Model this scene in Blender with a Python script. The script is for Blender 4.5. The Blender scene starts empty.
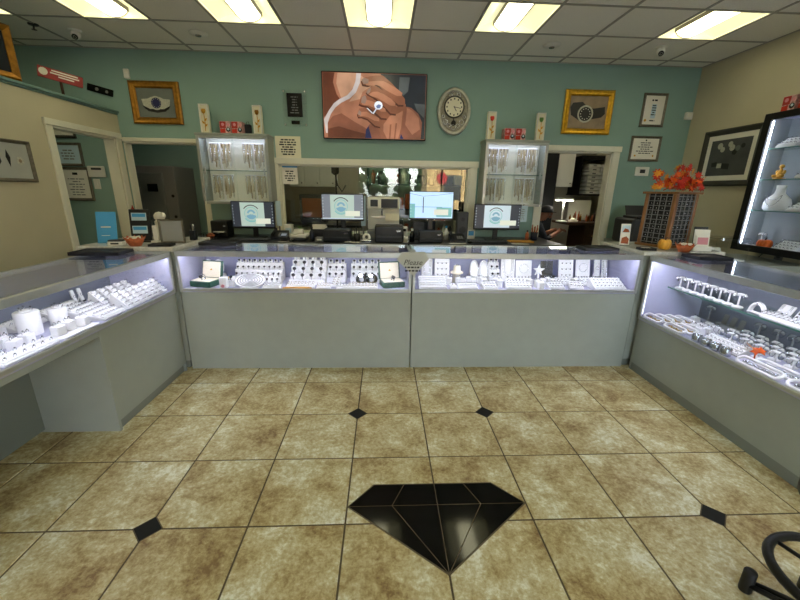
import bpy, bmesh, math, random
from mathutils import Vector, Matrix
R = math.radians
PI = math.pi
random.seed(7)
SC = bpy.context.scene
COL = SC.collection

# ---------------------------------------------------------------- camera
CAM = Vector((0.17689, -1.40422, 1.52828))
FPX, YAW, PITCH, ROLL = 370.953, R(2.74633), R(16.40519), R(0.94643)
_f = Vector((math.sin(YAW) * math.cos(PITCH), math.cos(YAW) * math.cos(PITCH), -math.sin(PITCH)))
_r = Vector((math.cos(YAW), -math.sin(YAW), 0))
_u = _r.cross(_f)
RIGHT = _r * math.cos(ROLL) + _u * math.sin(ROLL)
UP = -_r * math.sin(ROLL) + _u * math.cos(ROLL)
FWD = _f
cam_data = bpy.data.cameras.new('camera')
cam = bpy.data.objects.new('camera', cam_data)
COL.objects.link(cam)
cam_data.sensor_width = 36
cam_data.lens = FPX / 800 * 36
cam_data.clip_start = 0.02
cam.matrix_world = Matrix(((RIGHT.x, UP.x, -FWD.x, CAM.x), (RIGHT.y, UP.y, -FWD.y, CAM.y), (RIGHT.z, UP.z, -FWD.z, CAM.z), (0, 0, 0, 1)))
SC.camera = cam

def at(px, py, X=None, Y=None, Z=None):
    """the point where a pixel's ray meets the plane x=X, y=Y or z=Z"""
    d = FWD + RIGHT * ((px - 400) / FPX) - UP * ((py - 300) / FPX)
    if X is not None: t = (X - CAM.x) / d.x
    elif Y is not None: t = (Y - CAM.y) / d.y
    else: t = (Z - CAM.z) / d.z
    return CAM + d * t

# ---------------------------------------------------------------- sky, exposure
SKY_STRENGTH = 2.4
LAMP_POWER = 8.0
LED_POWER = 46.0
world = bpy.data.worlds.new('world'); SC.world = world
world.use_nodes = True
_n = world.node_tree.nodes; _l = world.node_tree.links
_sky = _n.new('ShaderNodeTexSky'); _sky.sky_type = 'NISHITA'; _sky.sun_disc = False
_sky.sun_elevation = R(50); _sky.sun_rotation = R(20); _sky.dust_density = 1.5; _sky.air_density = 1.0
_hs = _n.new('ShaderNodeHueSaturation'); _hs.inputs['Saturation'].default_value = .45      # thin white cloud
_l.new(_sky.outputs[0], _hs.inputs['Color']); _l.new(_hs.outputs[0], _n['Background'].inputs[0])
_n['Background'].inputs[1].default_value = SKY_STRENGTH
sun_data = bpy.data.lights.new('sun', 'SUN'); sun_data.energy = 9.0; sun_data.angle = R(2); sun_data.color = (1, .95, .86)
sun = bpy.data.objects.new('sun', sun_data); COL.objects.link(sun)
sun.rotation_euler = (R(-42), R(10), 0)          # high over the shop's own roof, shining on the far side of the lot
vs = SC.view_settings
vs.view_transform = 'Standard'; vs.look = 'None'; vs.gamma = 1.0; vs.use_curve_mapping = False
vs.exposure = 0.12

# ---------------------------------------------------------------- mesh building
class MB:
    def __init__(s): s.v = []; s.f = []; s.sm = []; s.m = None
    def _add(s, vs, fs, smooth=False):
        o = len(s.v)
        for p in vs:
            p = Vector(p)
            s.v.append(s.m @ p if s.m is not None else p)
        for f in fs:
            s.f.append([i + o for i in f]); s.sm.append(smooth)
        return s
    def at(s, loc=(0, 0, 0), rx=0, ry=0, rz=0):
        s.m = Matrix.Translation(Vector(loc)) @ Matrix.Rotation(rz, 4, 'Z') @ Matrix.Rotation(ry, 4, 'Y') @ Matrix.Rotation(rx, 4, 'X')
        return s
    def off(s): s.m = None; return s
    def box(s, x0, x1, y0, y1, z0, z1):
        v = [(x, y, z) for z in (z0, z1) for y in (y0, y1) for x in (x0, x1)]
        return s._add(v, [(0, 2, 3, 1), (4, 5, 7, 6), (0, 1, 5, 4), (2, 6, 7, 3), (0, 4, 6, 2), (1, 3, 7, 5)])
    def bbox(s, x0, x1, y0, y1, z0, z1, b=0.004):
        b = min(b, (x1 - x0) * .45, (y1 - y0) * .45, (z1 - z0) * .45)
        lo = (x0, y0, z0); hi = (x1, y1, z1); vs = []; idx = {}
        for sx in (0, 1):
            for sy in (0, 1):
                for sz in (0, 1):
                    sg = (sx, sy, sz)
                    for a in range(3):
                        p = []
                        for k in range(3):
                            c = hi[k] if sg[k] else lo[k]
                            if k != a: c += -b if sg[k] else b
                            p.append(c)
                        idx[(sx, sy, sz, a)] = len(vs); vs.append(p)
        fs = []
        for a in range(3):
            k, l = [i for i in range(3) if i != a]
            for s_ in (0, 1):
                q = []
                for (p, r) in ((0, 0), (1, 0), (1, 1), (0, 1)):
                    sg = [0, 0, 0]; sg[a] = s_; sg[k] = p; sg[l] = r
                    q.append(idx[(*sg, a)])
                fs.append(q)
            for p in (0, 1):
                for r in (0, 1):
                    g0 = [0, 0, 0]; g1 = [0, 0, 0]
                    g0[k] = g1[k] = p; g0[l] = g1[l] = r; g1[a] = 1
                    fs.append([idx[(*g0, k)], idx[(*g1, k)], idx[(*g1, l)], idx[(*g0, l)]])
        for sx in (0, 1):
            for sy in (0, 1):
                for sz in (0, 1):
                    fs.append([idx[(sx, sy, sz, a)] for a in range(3)])
        return s._add(vs, fs)
    def ring(s, c, ax, r, n, ph=0):
        ax = Vector(ax).normalized()
        a = ax.orthogonal().normalized(); b = ax.cross(a)
        return [Vector(c) + (a * math.cos(2 * PI * i / n + ph) + b * math.sin(2 * PI * i / n + ph)) * r for i in range(n)]
    def cyl(s, p0, p1, r0, r1=None, n=12, caps=True, smooth=True):
        if r1 is None: r1 = r0
        d = Vector(p1) - Vector(p0)
        v = s.ring(p0, d, r0, n) + s.ring(p1, d, r1, n)
        fs = [(i, (i + 1) % n, n + (i + 1) % n, n + i) for i in range(n)]
        s._add(v, fs, smooth)
        if caps: s._add(v, [list(range(n - 1, -1, -1)), list(range(n, 2 * n))])
        return s
    def tube(s, pts, r, n=6, closed=False, smooth=True):
        pts = [Vector(p) for p in pts]; k = len(pts); rr = r if isinstance(r, (list, tuple)) else [r] * k
        v = []; prev = None
        for i, p in enumerate(pts):
            if closed: t = pts[(i + 1) % k] - pts[i - 1]
            else: t = pts[min(i + 1, k - 1)] - pts[max(i - 1, 0)]
            t.normalize()
            if prev is None: a = t.orthogonal().normalized()
            else:
                a = prev - t * prev.dot(t)
                a = a.normalized() if a.length > 1e-6 else t.orthogonal().normalized()
            prev = a; b = t.cross(a)
            v += [p + (a * math.cos(2 * PI * j / n) + b * math.sin(2 * PI * j / n)) * rr[i] for j in range(n)]
        fs = []
        for i in range(k if closed else k - 1):
            o = i * n; q = ((i + 1) % k) * n
            fs += [(o + j, o + (j + 1) % n, q + (j + 1) % n, q + j) for j in range(n)]
        s._add(v, fs, smooth)
        if not closed: s._add(v, [list(range(n - 1, -1, -1)), list(range((k - 1) * n, k * n))])
        return s
    def torus(s, c, ax, R_, r, n=12, k=5):
        return s.tube(s.ring(c, ax, R_, n), r, k, True)
    def lathe(s, prof, n=16, c=(0, 0, 0), sx=1, sy=1, smooth=True):
        c = Vector(c); v = []; k = len(prof)
        for (r, z) in prof:
            v += [c + Vector((r * sx * math.cos(2 * PI * i / n), r * sy * math.sin(2 * PI * i / n), z)) for i in range(n)]
        fs = []
        for j in range(k - 1):
            fs += [(j * n + i, j * n + (i + 1) % n, (j + 1) * n + (i + 1) % n, (j + 1) * n + i) for i in range(n)]
        s._add(v, fs, smooth)
        if prof[0][0] > 1e-5: s._add(v[:n], [list(range(n - 1, -1, -1))])
        if prof[-1][0] > 1e-5: s._add(v[-n:], [list(range(n))])
        return s
    def ball(s, c, rx, ry=None, rz=None, n=10, k=6):
        ry = ry or rx; rz = rz or rx
        pr = [(max(1e-6, math.sin(PI * j / k)), -math.cos(PI * j / k)) for j in range(k + 1)]
        c = Vector(c); v = []
        for (r, z) in pr:
            v += [c + Vector((r * rx * math.cos(2 * PI * i / n), r * ry * math.sin(2 * PI * i / n), z * rz)) for i in range(n)]
        fs = []
        for j in range(k):
            fs += [(j * n + i, j * n + (i + 1) % n, (j + 1) * n + (i + 1) % n, (j + 1) * n + i) for i in range(n)]
        return s._add(v, fs, True)
    def prism(s, poly, d0, d1, plane='xy', smooth=False):
        """poly in the plane, extruded along the third axis from d0 to d1"""
        n = len(poly)
        def P(p, d):
            if plane == 'xy': return (p[0], p[1], d)
            if plane == 'xz': return (p[0], d, p[1])
            return (d, p[0], p[1])
        v = [P(p, d0) for p in poly] + [P(p, d1) for p in poly]
        s._add(v, [list(range(n - 1, -1, -1)), list(range(n, 2 * n))])
        return s._add(v, [(i, (i + 1) % n, n + (i + 1) % n, n + i) for i in range(n)], smooth)
    def frame(s, w, h, prof):
        """picture frame in the xz plane, bottom edge at z=0, centred on x; prof = [(inset, y)...]"""
        v = []
        for (i, y) in prof:
            v += [(-w / 2 + i, y, i), (w / 2 - i, y, i), (w / 2 - i, y, h - i), (-w / 2 + i, y, h - i)]
        k = len(prof)
        return s._add(v, [(j * 4 + i, j * 4 + (i + 1) % 4, ((j + 1) % k) * 4 + (i + 1) % 4, ((j + 1) % k) * 4 + i) for j in range(k) for i in range(4)])
    def tri(s): return sum(len(f) - 2 for f in s.f)
    def mesh(s, name, m, recalc=True):
        me = bpy.data.meshes.new(name)
        me.from_pydata([tuple(p) for p in s.v], [], s.f)
        me.polygons.foreach_set('use_smooth', s.sm)
        me.validate(clean_customdata=False)
        if recalc:
            b = bmesh.new(); b.from_mesh(me)
            bmesh.ops.remove_doubles(b, verts=b.verts, dist=1e-6)
            bmesh.ops.recalc_face_normals(b, faces=b.faces); b.to_mesh(me); b.free()
        me.materials.append(MATS[m] if isinstance(m, str) else m)
        return me
    def build(s, name, m, parent=None, loc=(0, 0, 0), rz=0, recalc=True):
        return put(name, s.mesh(name, m, recalc), parent, loc, rz)

def put(name, me, parent=None, loc=(0, 0, 0), rz=0):
    o = bpy.data.objects.new(name, me); COL.objects.link(o)
    o.location = loc; o.rotation_euler = (0, 0, rz)
    if parent is not None: o.parent = parent
    return o
def tag(o, label=None, cat=None, group=None, kind=None):
    if label: o['label'] = label
    if cat: o['category'] = cat
    if group: o['group'] = group
    if kind: o['kind'] = kind
    return o
def thing(name, label, cat, loc=(0, 0, 0), rz=0, group=None):
    o = bpy.data.objects.new(name, None); COL.objects.link(o)
    o.empty_display_size = .05
    o.location = loc; o.rotation_euler = (0, 0, rz)
    return tag(o, label, cat, group)
def copy_tree(o, loc=None, rz=None, label=None, group=None, parent=None):
    c = o.copy(); COL.objects.link(c); c.parent = parent
    if loc is not None: c.location = loc
    if rz is not None: c.rotation_euler = (0, 0, rz)
    if label: c['label'] = label
    if group: c['group'] = group
    for ch in o.children: copy_tree(ch, parent=c)
    return c
class Proto:
    """first use places the thing itself, later uses place copies of it"""
    def __init__(s, root): s.root = root; s.used = False
    def place(s, loc, rz=0, label=None, group=None):
        if not s.used:
            s.used = True; o = s.root
            o.location = loc; o.rotation_euler = (0, 0, rz)
            if label: o['label'] = label
            if group: o['group'] = group
            return o
        return copy_tree(s.root, loc, rz, label, group)
def structure(name, mb, m): return tag(mb.build(name, m), kind='structure')

# ---------------------------------------------------------------- materials
MATS = {}
def s2l(c):
    return tuple(((x / 255) / 12.92 if x / 255 <= .04045 else ((x / 255 + .055) / 1.055) ** 2.4) for x in c)
def mat(name, rgb, rough=.5, metal=0, var=0, scale=20, bump=0, bscale=120, spec=.5, alpha=1, coat=0, stretch=None):
    m = bpy.data.materials.new(name); m.use_nodes = True; nt = m.node_tree; n = nt.nodes; l = nt.links
    b = n['Principled BSDF']; c = s2l(rgb)
    b.inputs['Base Color'].default_value = (*c, 1); b.inputs['Roughness'].default_value = rough
    b.inputs['Metallic'].default_value = metal; b.inputs['Specular IOR Level'].default_value = spec
    b.inputs['Alpha'].default_value = alpha; b.inputs['Coat Weight'].default_value = coat
    if var or bump:
        tc = n.new('ShaderNodeTexCoord'); src = tc.outputs['Object']
        if stretch:
            mp = n.new('ShaderNodeMapping'); mp.inputs['Scale'].default_value = stretch
            l.new(src, mp.inputs[0]); src = mp.outputs[0]
        if var:
            t = n.new('ShaderNodeTexNoise'); t.inputs['Scale'].default_value = scale; t.inputs['Detail'].default_value = 5
            l.new(src, t.inputs['Vector'])
            r = n.new('ShaderNodeValToRGB')
            r.color_ramp.elements[0].position = .3; r.color_ramp.elements[1].position = .7
            r.color_ramp.elements[0].color = (*[x * (1 - var) for x in c], 1)
            r.color_ramp.elements[1].color = (*[min(1, x * (1 + var)) for x in c], 1)
            l.new(t.outputs['Fac'], r.inputs[0]); l.new(r.outputs[0], b.inputs['Base Color'])
        if bump:
            t = n.new('ShaderNodeTexNoise'); t.inputs['Scale'].default_value = bscale; t.inputs['Detail'].default_value = 3
            l.new(src, t.inputs['Vector'])
            bp = n.new('ShaderNodeBump'); bp.inputs['Strength'].default_value = bump; bp.inputs['Distance'].default_value = .01
            l.new(t.outputs['Fac'], bp.inputs['Height']); l.new(bp.outputs[0], b.inputs['Normal'])
    MATS[name] = m; return m
def emat(name, rgb, power):
    m = bpy.data.materials.new(name); m.use_nodes = True; n = m.node_tree.nodes
    b = n['Principled BSDF']; c = s2l(rgb)
    b.inputs['Base Color'].default_value = (*[x * .6 for x in c], 1); b.inputs['Roughness'].default_value = .3
    b.inputs['Emission Color'].default_value = (*c, 1); b.inputs['Emission Strength'].default_value = power
    MATS[name] = m; return m
def glassmat(name, tint=(1, 1, 1), f0=.04, rough=0.0):
    """clear sheet: straight-through transparency plus a mirror coat by Schlick's law"""
    m = bpy.data.materials.new(name); m.use_nodes = True; nt = m.node_tree; n = nt.nodes; l = nt.links
    n.remove(n['Principled BSDF'])
    tr = n.new('ShaderNodeBsdfTransparent'); tr.inputs[0].default_value = (*tint, 1)
    gl = n.new('ShaderNodeBsdfGlossy'); gl.inputs['Roughness'].default_value = rough
    lw = n.new('ShaderNodeLayerWeight'); lw.inputs[0].default_value = .5
    p = n.new('ShaderNodeMath'); p.operation = 'POWER'; p.inputs[1].default_value = 5
    a = n.new('ShaderNodeMath'); a.operation = 'MULTIPLY_ADD'; a.inputs[1].default_value = 1 - f0; a.inputs[2].default_value = f0
    mx = n.new('ShaderNodeMixShader')
    l.new(lw.outputs['Facing'], p.inputs[0]); l.new(p.outputs[0], a.inputs[0]); l.new(a.outputs[0], mx.inputs[0])
    l.new(tr.outputs[0], mx.inputs[1]); l.new(gl.outputs[0], mx.inputs[2])
    l.new(mx.outputs[0], n['Material Output'].inputs[0])
    MATS[name] = m; return m
def stonemat(name, cols, rough, scale=4.0, bump=.15):
    """mottled stone: three octaves of noise through a colour ramp, shifted from object to object"""
    m = bpy.data.materials.new(name); m.use_nodes = True; nt = m.node_tree; n = nt.nodes; l = nt.links
    b = n['Principled BSDF']; b.inputs['Roughness'].default_value = rough
    tc = n.new('ShaderNodeTexCoord'); oi = n.new('ShaderNodeObjectInfo')
    mu = n.new('ShaderNodeMath'); mu.operation = 'MULTIPLY'; mu.inputs[1].default_value = 37.0
    va = n.new('ShaderNodeVectorMath'); va.operation = 'ADD'
    l.new(oi.outputs['Random'], mu.inputs[0]); l.new(tc.outputs['Object'], va.inputs[0]); l.new(mu.outputs[0], va.inputs[1])
    t1 = n.new('ShaderNodeTexNoise'); t1.inputs['Scale'].default_value = scale; t1.inputs['Detail'].default_value = 8; t1.inputs['Roughness'].default_value = .72; t1.inputs['Distortion'].default_value = .25
    t2 = n.new('ShaderNodeTexNoise'); t2.inputs['Scale'].default_value = scale * 13; t2.inputs['Detail'].default_value = 8; t2.inputs['Roughness'].default_value = .7; t2.inputs['Distortion'].default_value = .25
    l.new(va.outputs[0], t1.inputs['Vector']); l.new(va.outputs[0], t2.inputs['Vector'])
    mx = n.new('ShaderNodeMix'); mx.data_type = 'FLOAT'; mx.inputs[0].default_value = .38
    l.new(t1.outputs['Fac'], mx.inputs[2]); l.new(t2.outputs['Fac'], mx.inputs[3])
    r = n.new('ShaderNodeValToRGB'); el = r.color_ramp.elements
    while len(el) < len(cols): el.new(.5)
    for e, (p, c) in zip(el, cols): e.position = p; e.color = (*s2l(c), 1)
    l.new(mx.outputs[0], r.inputs[0]); l.new(r.outputs[0], b.inputs['Base Color'])
    bp = n.new('ShaderNodeBump'); bp.inputs['Strength'].default_value = bump; bp.inputs['Distance'].default_value = .004
    l.new(t2.outputs['Fac'], bp.inputs['Height']); l.new(bp.outputs[0], b.inputs['Normal'])
    MATS[name] = m; return m

stonemat('floor_tile', [(.37, (130, 102, 60)), (.445, (168, 146, 98)), (.50, (193, 177, 130)), (.55, (208, 199, 158)), (.615, (238, 237, 220))], .45, 3.6)
stonemat('marble', [(.30, (120, 118, 112)), (.42, (190, 188, 180)), (.52, (216, 214, 206)), (.6, (225, 224, 218)), (.70, (176, 170, 160))], .2, 6, .02)
mat('grout', (96, 84, 62), .9, var=.15, scale=60)
mat('black_granite', (9, 9, 9), .08, var=.3, scale=300, spec=.28)
mat('slate', (16, 16, 15), .6, var=.2, scale=60, spec=.25)
mat('teal_paint', (138, 168, 158), .65, var=.03, scale=3, bump=.08, bscale=220)
mat('beige_paint', (198, 190, 162), .65, var=.03, scale=3, bump=.08, bscale=220)
mat('cream_trim', (226, 224, 206), .4, var=.02)
mat('ceiling_tile', (240, 237, 228), .95, var=.05, scale=90, bump=.3, bscale=260)
mat('grid_metal', (160, 157, 148), .5)
mat('plenum', (60, 58, 55), .9)
mat('cap_teal', (112, 142, 136), .4)
mat('white_enamel', (240, 238, 226), .35)
emat('lamp_lens', (255, 249, 204), LAMP_POWER)
emat('fixture_reflector', (255, 250, 200), .75)
emat('led', (232, 233, 252), LED_POWER)
mat('laminate', (152, 158, 151), .38, var=.03, scale=8)
mat('laminate_dark', (122, 128, 122), .4)
mat('aluminium', (186, 189, 188), .32, metal=.7, var=.05)
mat('lining', (176, 176, 204), .6)
mat('door_grey', (112, 116, 132), .35)
mat('door_lavender', (150, 151, 186), .5)
mat('liner_grey', (150, 152, 160), .6)
emat('led_tall', (232, 233, 252), LED_POWER * 1.5)
emat('led_post', (236, 238, 252), 1.6)
glassmat('glass', (.97, .985, .98))
glassmat('green_glass', (.90, .965, .94))
glassmat('window_glass', (.88, .91, .89), .08)
glassmat('acrylic', (.96, .97, .97), .05)
mat('shelf_edge', (70, 120, 105), .2)
mat('black_laminate', (20, 20, 21), .3, var=.2, scale=40)
mat('black_plastic', (19, 19, 21), .42)
mat('black_gloss', (10, 10, 11), .12)
mat('black_metal', (22, 22, 23), .38, metal=.3)
mat('dark_grey', (52, 53, 56), .5)
mat('mid_grey', (122, 122, 120), .5)
mat('white_plastic', (228, 226, 218), .4)
mat('white_leather', (238, 236, 240), .45, bump=.05, bscale=400)
mat('paper', (236, 232, 220), .8)
mat('cream_card', (234, 229, 204), .8)
mat('ink', (34, 34, 36), .8)
mat('gold', (214, 164, 72), .28, metal=1, var=.15, scale=40)
mat('gold_frame', (206, 158, 44), .32, metal=.75, var=.25, scale=25, bump=.2, bscale=60)
mat('gold_dull', (160, 112, 38), .38, metal=.7, var=.3, scale=25, bump=.2, bscale=60)
mat('gold_chain', (164, 134, 66), .4, metal=.45, var=.35, scale=120)
mat('silver', (190, 192, 198), .22, metal=1, var=.1, scale=60)
mat('gem_dark', (70, 68, 78), .2, metal=.4)
mat('pewter_frame', (112, 106, 92), .45, metal=.3, var=.2, scale=40)
mat('dark_frame', (62, 60, 52), .4, metal=.2)
mat('green_box', (14, 76, 58), .4, bump=.1, bscale=300)
mat('cream_felt', (240, 228, 208), .8)
mat('navy', (26, 28, 40), .5)
mat('oak', (136, 92, 50), .45, var=.25, scale=14, stretch=(6, 6, .7))
mat('dark_wood', (70, 42, 24), .5, var=.3, scale=12, stretch=(1, 6, 6))
mat('orange', (226, 104, 28), .5, var=.15, scale=30)
mat('leaf_orange', (232, 96, 20), .6, var=.25, scale=20)
mat('leaf_red', (196, 44, 22), .6, var=.25, scale=20)
mat('leaf_yellow', (232, 156, 40), .6, var=.2, scale=20)
mat('gourd', (226, 164, 52), .45, var=.15, scale=25)
mat('wicker', (166, 84, 40), .6, var=.3, scale=60)
mat('blue_brochure', (70, 160, 214), .5)
mat('pale_blue', (190, 214, 226), .5)
mat('red', (172, 40, 36), .5)
mat('sign_red', (150, 44, 40), .6, var=.1)
mat('pink', (214, 140, 150), .5)
mat('foliage', (44, 66, 32), .8, var=.4, scale=6)
mat('bark', (70, 56, 42), .9, var=.3, scale=12)
mat('asphalt', (92, 92, 94), .9, var=.15, scale=8)
mat('tan_stucco', (198, 164, 110), .85, var=.08, scale=3)
mat('dark_glass', (30, 36, 42), .1)
mat('skin', (150, 96, 72), .55, var=.08, scale=30)
mat('shirt', (34, 38, 50), .8, var=.2, scale=40)
mat('cap_cloth', (28, 26, 28), .8)
mat('workshop_wall', (176, 168, 150), .8)
mat('green_leaf', (88, 130, 60), .6)
# ================================================================ the room
T = 0.457
WB = 3.61            # back wall face
XL, XR, YF, HC = -3.0, 4.09, -5.0, 3.04
LX = -5.6            # far side of the room beyond the low partition

# floor: grout bed with separate stone tiles
floor = structure('floor', MB().box(LX, XR + .12, YF - .12, 6.4, -.12, -.003), 'grout')
tile_me = {}
def tile_mesh(w, h):
    k = (round(w, 4), round(h, 4))
    if k not in tile_me: tile_me[k] = MB().bbox(.0043, w - .0043, .0043, h - .0043, -.008, 0, .0025).mesh('tile', 'floor_tile')
    return tile_me[k]
rest = MB()
for u in range(-7, 9):
    for v in range(-11, 8):
        x0, x1 = max(u * T, XL), min((u + 1) * T, XR)
        y0, y1 = max(v * T, YF), min((v + 1) * T, WB)
        if x1 - x0 < .02 or y1 - y0 < .02: continue
        if -3 <= v <= 3 and u >= -6:
            put('tile', tile_mesh(x1 - x0, y1 - y0), floor, (x0, y0, 0))
        else:
            rest.bbox(x0 + .003, x1 - .003, y0 + .003, y1 - .003, -.008, 0, .0025)
tag(rest.build('tile_field', 'floor_tile', floor), kind='stuff')
# small slate insets where four tiles meet
ins = MB().prism([(-.064, 0), (0, -.064), (.064, 0), (0, .064)], -.004, .0012).mesh('slate_inset', 'slate')
bed = MB().prism([(-.071, 0), (0, -.071), (.071, 0), (0, .071)], -.004, .0004).mesh('inset_grout', 'grout')
for (u, v) in ((-2, 0), (4, 0), (0, 2), (2, 2)):
    put('slate_inset', ins, floor, (u * T, v * T, 0)); put('inset_grout', bed, floor, (u * T, v * T, 0))
# the large diamond of polished black granite
def shrink(poly, g):
    c = [sum(p[0] for p in poly) / len(poly), sum(p[1] for p in poly) / len(poly)]
    out = []; n = len(poly)
    for i in range(n):      # offset each edge inwards by g and intersect neighbours
        def line(a, b):
            a, b = Vector(a), Vector(b); d = (b - a).normalized(); nn = Vector((-d.y, d.x))
            if (Vector(c) - a).dot(nn) < 0: nn = -nn
            return a + nn * g, d
        p, d = line(poly[i - 1], poly[i]); q, e = line(poly[i], poly[(i + 1) % n])
        den = d.x * e.y - d.y * e.x
        t = ((q.x - p.x) * e.y - (q.y - p.y) * e.x) / den
        out.append((p.x + d.x * t, p.y + d.y * t))
    return out
GA = [(.005, .1), (.226, .1), (.457, .1), (.68, .1), (.909, .1)]
TB = [(.132, .24), (.294, .24), (.457, .24), (.616, .24), (.768, .24)]
CU = (.457, -.257)
facets = [[GA[i], GA[i + 1], TB[i + 1], TB[i]] if 0 < i < 3 else None for i in range(4)]
facets[0] = [GA[0], GA[1], TB[1], TB[0]]; facets[3] = [GA[3], GA[4], TB[4], TB[3]]
facets += [[GA[i], GA[i + 1], CU] for i in range(4)]
for fc in facets:
    MB().prism(shrink(fc, .0022), -.004, .0014).build('granite_facet', 'black_granite', floor)
MB().prism([(.0, .0985), (.129, .2445), (.771, .2445), (.914, .0985), (.457, -.264)], -.004, .0005).build('inset_grout', 'grout', floor)

# ceiling: slab, lay-in tiles and T-rails
ceiling = structure('ceiling', MB().box(LX, XR + .12, YF - .12, WB + .12, 3.2, 3.26), 'plenum')
GX = [.44 + .613 * k for k in range(-10, 7)]
GY = [WB, 3.41] + [3.41 - .613 * j for j in range(1, 15)]
LIGHT_COLS = (-7, -5, -3, -1, 1, 4)
LIGHT_ROWS = (2, 7)
ctile = {}
crest = MB()
for i in range(len(GX) - 1):
    for j in range(len(GY) - 1):
        k = i - 10
        if k in LIGHT_COLS and j in LIGHT_ROWS: continue
        x0, x1 = max(GX[i], LX), min(GX[i + 1], XR); y0, y1 = max(GY[j + 1], YF), GY[j]
        if x1 - x0 < .03 or y1 - y0 < .03: continue
        if j <= 3:
            key = (round(x1 - x0, 3), round(y1 - y0, 3))
            if key not in ctile: ctile[key] = MB().bbox(.006, key[0] - .006, .006, key[1] - .006, 0, .015, .004).mesh('ceiling_tile', 'ceiling_tile')
            put('ceiling_tile', ctile[key], ceiling, (x0, y0, HC))
        else: crest.bbox(x0 + .006, x1 - .006, y0 + .006, y1 - .006, HC, HC + .015, .004)
tag(crest.build('ceiling_tile_field', 'ceiling_tile', ceiling), kind='stuff')
for x in GX[:-1]: MB().box(x - .012, x + .012, YF, WB, HC - .006, HC + .004).build('grid_rail', 'grid_metal', ceiling)
for y in GY[1:]: MB().box(LX, XR, y - .012, y + .012, HC - .0055, HC + .003).build('grid_rail', 'grid_metal', ceiling)
MB().box(LX, XR, WB - .018, WB, HC - .006, HC + .004).build('grid_rail', 'grid_metal', ceiling)
MB().box(XR - .018, XR, YF, WB, HC - .0062, HC + .004).build('grid_rail', 'grid_metal', ceiling)

# recessed fluorescent fixtures
def troffer():
    t = thing('ceiling_light', 'x', 'light')
    w = .293
    m = MB()
    pr = [(-w, 0), (-w, .012), (-.13, .085), (.13, .085), (w, .012), (w, 0), (w + .006, 0), (w + .006, .1), (-w - .006, .1), (-w - .006, 0)]
    m.prism(pr, -w - .006, w + .006, 'xz')
    for s in (-1, 1):
        y0, y1 = sorted((s * w, s * (w + .006)))
        m.box(-w, w, y0, y1, 0, .1)
    m.build('housing', 'fixture_reflector', t)
    a = [(.112 * math.cos(PI + PI * i / 12), .075 + .07 * math.sin(PI + PI * i / 12)) for i in range(13)]
    MB().prism(a, -w + .002, w - .002, 'xz', True).build('lens', 'lamp_lens', t)
    m = MB()
    for s in (-1, 1): m.box(s * .116 - .005, s * .116 + .005, -w, w, .05, .084)
    for s in (-1, 1): m.prism([(.119 * math.cos(PI + PI * i / 12), .075 + .077 * math.sin(PI + PI * i / 12)) for i in range(13)], s * (w - .006) - .003, s * (w - .006) + .003, 'xz')
    m.build('lens_rail', 'pewter_frame', t)
    return t
tp = Proto(troffer())
LL = {2: 'square recessed ceiling light with curved diffuser in the row nearest the teal wall', 7: 'square recessed ceiling light above the open shop floor'}
for j in LIGHT_ROWS:
    for k in LIGHT_COLS:
        lab = LL[j]
        if j == 2: lab = 'recessed square ceiling light ' + {-7: 'beyond the low partition', -5: 'ahead of the gold framed steel watch', -3: 'ahead of the black acrylic plaque', -1: 'ahead of the television', 1: 'ahead of the oval wall clock', 4: 'ahead of the upright certificate'}[k]
        tp.place((.44 + .613 * (k + .5), (GY[j] + GY[j + 1]) / 2, HC), 0, lab, 'ceiling lights row %d' % (LIGHT_ROWS.index(j) + 1))

# walls
DL0, DL1, DR0, DR1, DH = -2.985, -2.09, 2.27, 3.14, 2.05
W0, W1, WZ0, WZ1 = -1.135, 1.285, .98, 1.825
wb = MB()
for (x0, x1, z0, z1) in ((LX, DL0, 0, 3.2), (DL0, DL1, DH, 3.2), (DL1, W0, 0, 3.2), (W0, W1, 0, WZ0), (W0, W1, WZ1, 3.2), (W1, DR0, 0, 3.2), (DR0, DR1, DH, 3.2), (DR1, XR + .12, 0, 3.2)):
    wb.box(x0, x1, WB, WB + .12, z0, z1)
structure('wall_back', wb, 'teal_paint')
PO0, PO1, PH = 2.61, 3.49, 2.36
structure('wall_left', MB().box(XL - .12, XL, YF, PO0, 0, PH).box(XL - .12, XL, PO0, PO1, 2.075, PH).box(XL - .12, XL, PO1, WB, 0, PH), 'beige_paint')
structure('trim_1', MB().bbox(XL - .15, XL + .03, YF, WB, PH, PH + .028, .006).bbox(XL - .135, XL + .015, YF, WB, PH - .018, PH, .005), 'cap_teal')
structure('wall_right', MB().box(XR, XR + .12, YF, 6.4, 0, 3.2), 'beige_paint')
structure('wall_far_left', MB().box(LX - .12, LX, YF, WB, 0, 3.2), 'teal_paint')
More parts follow.
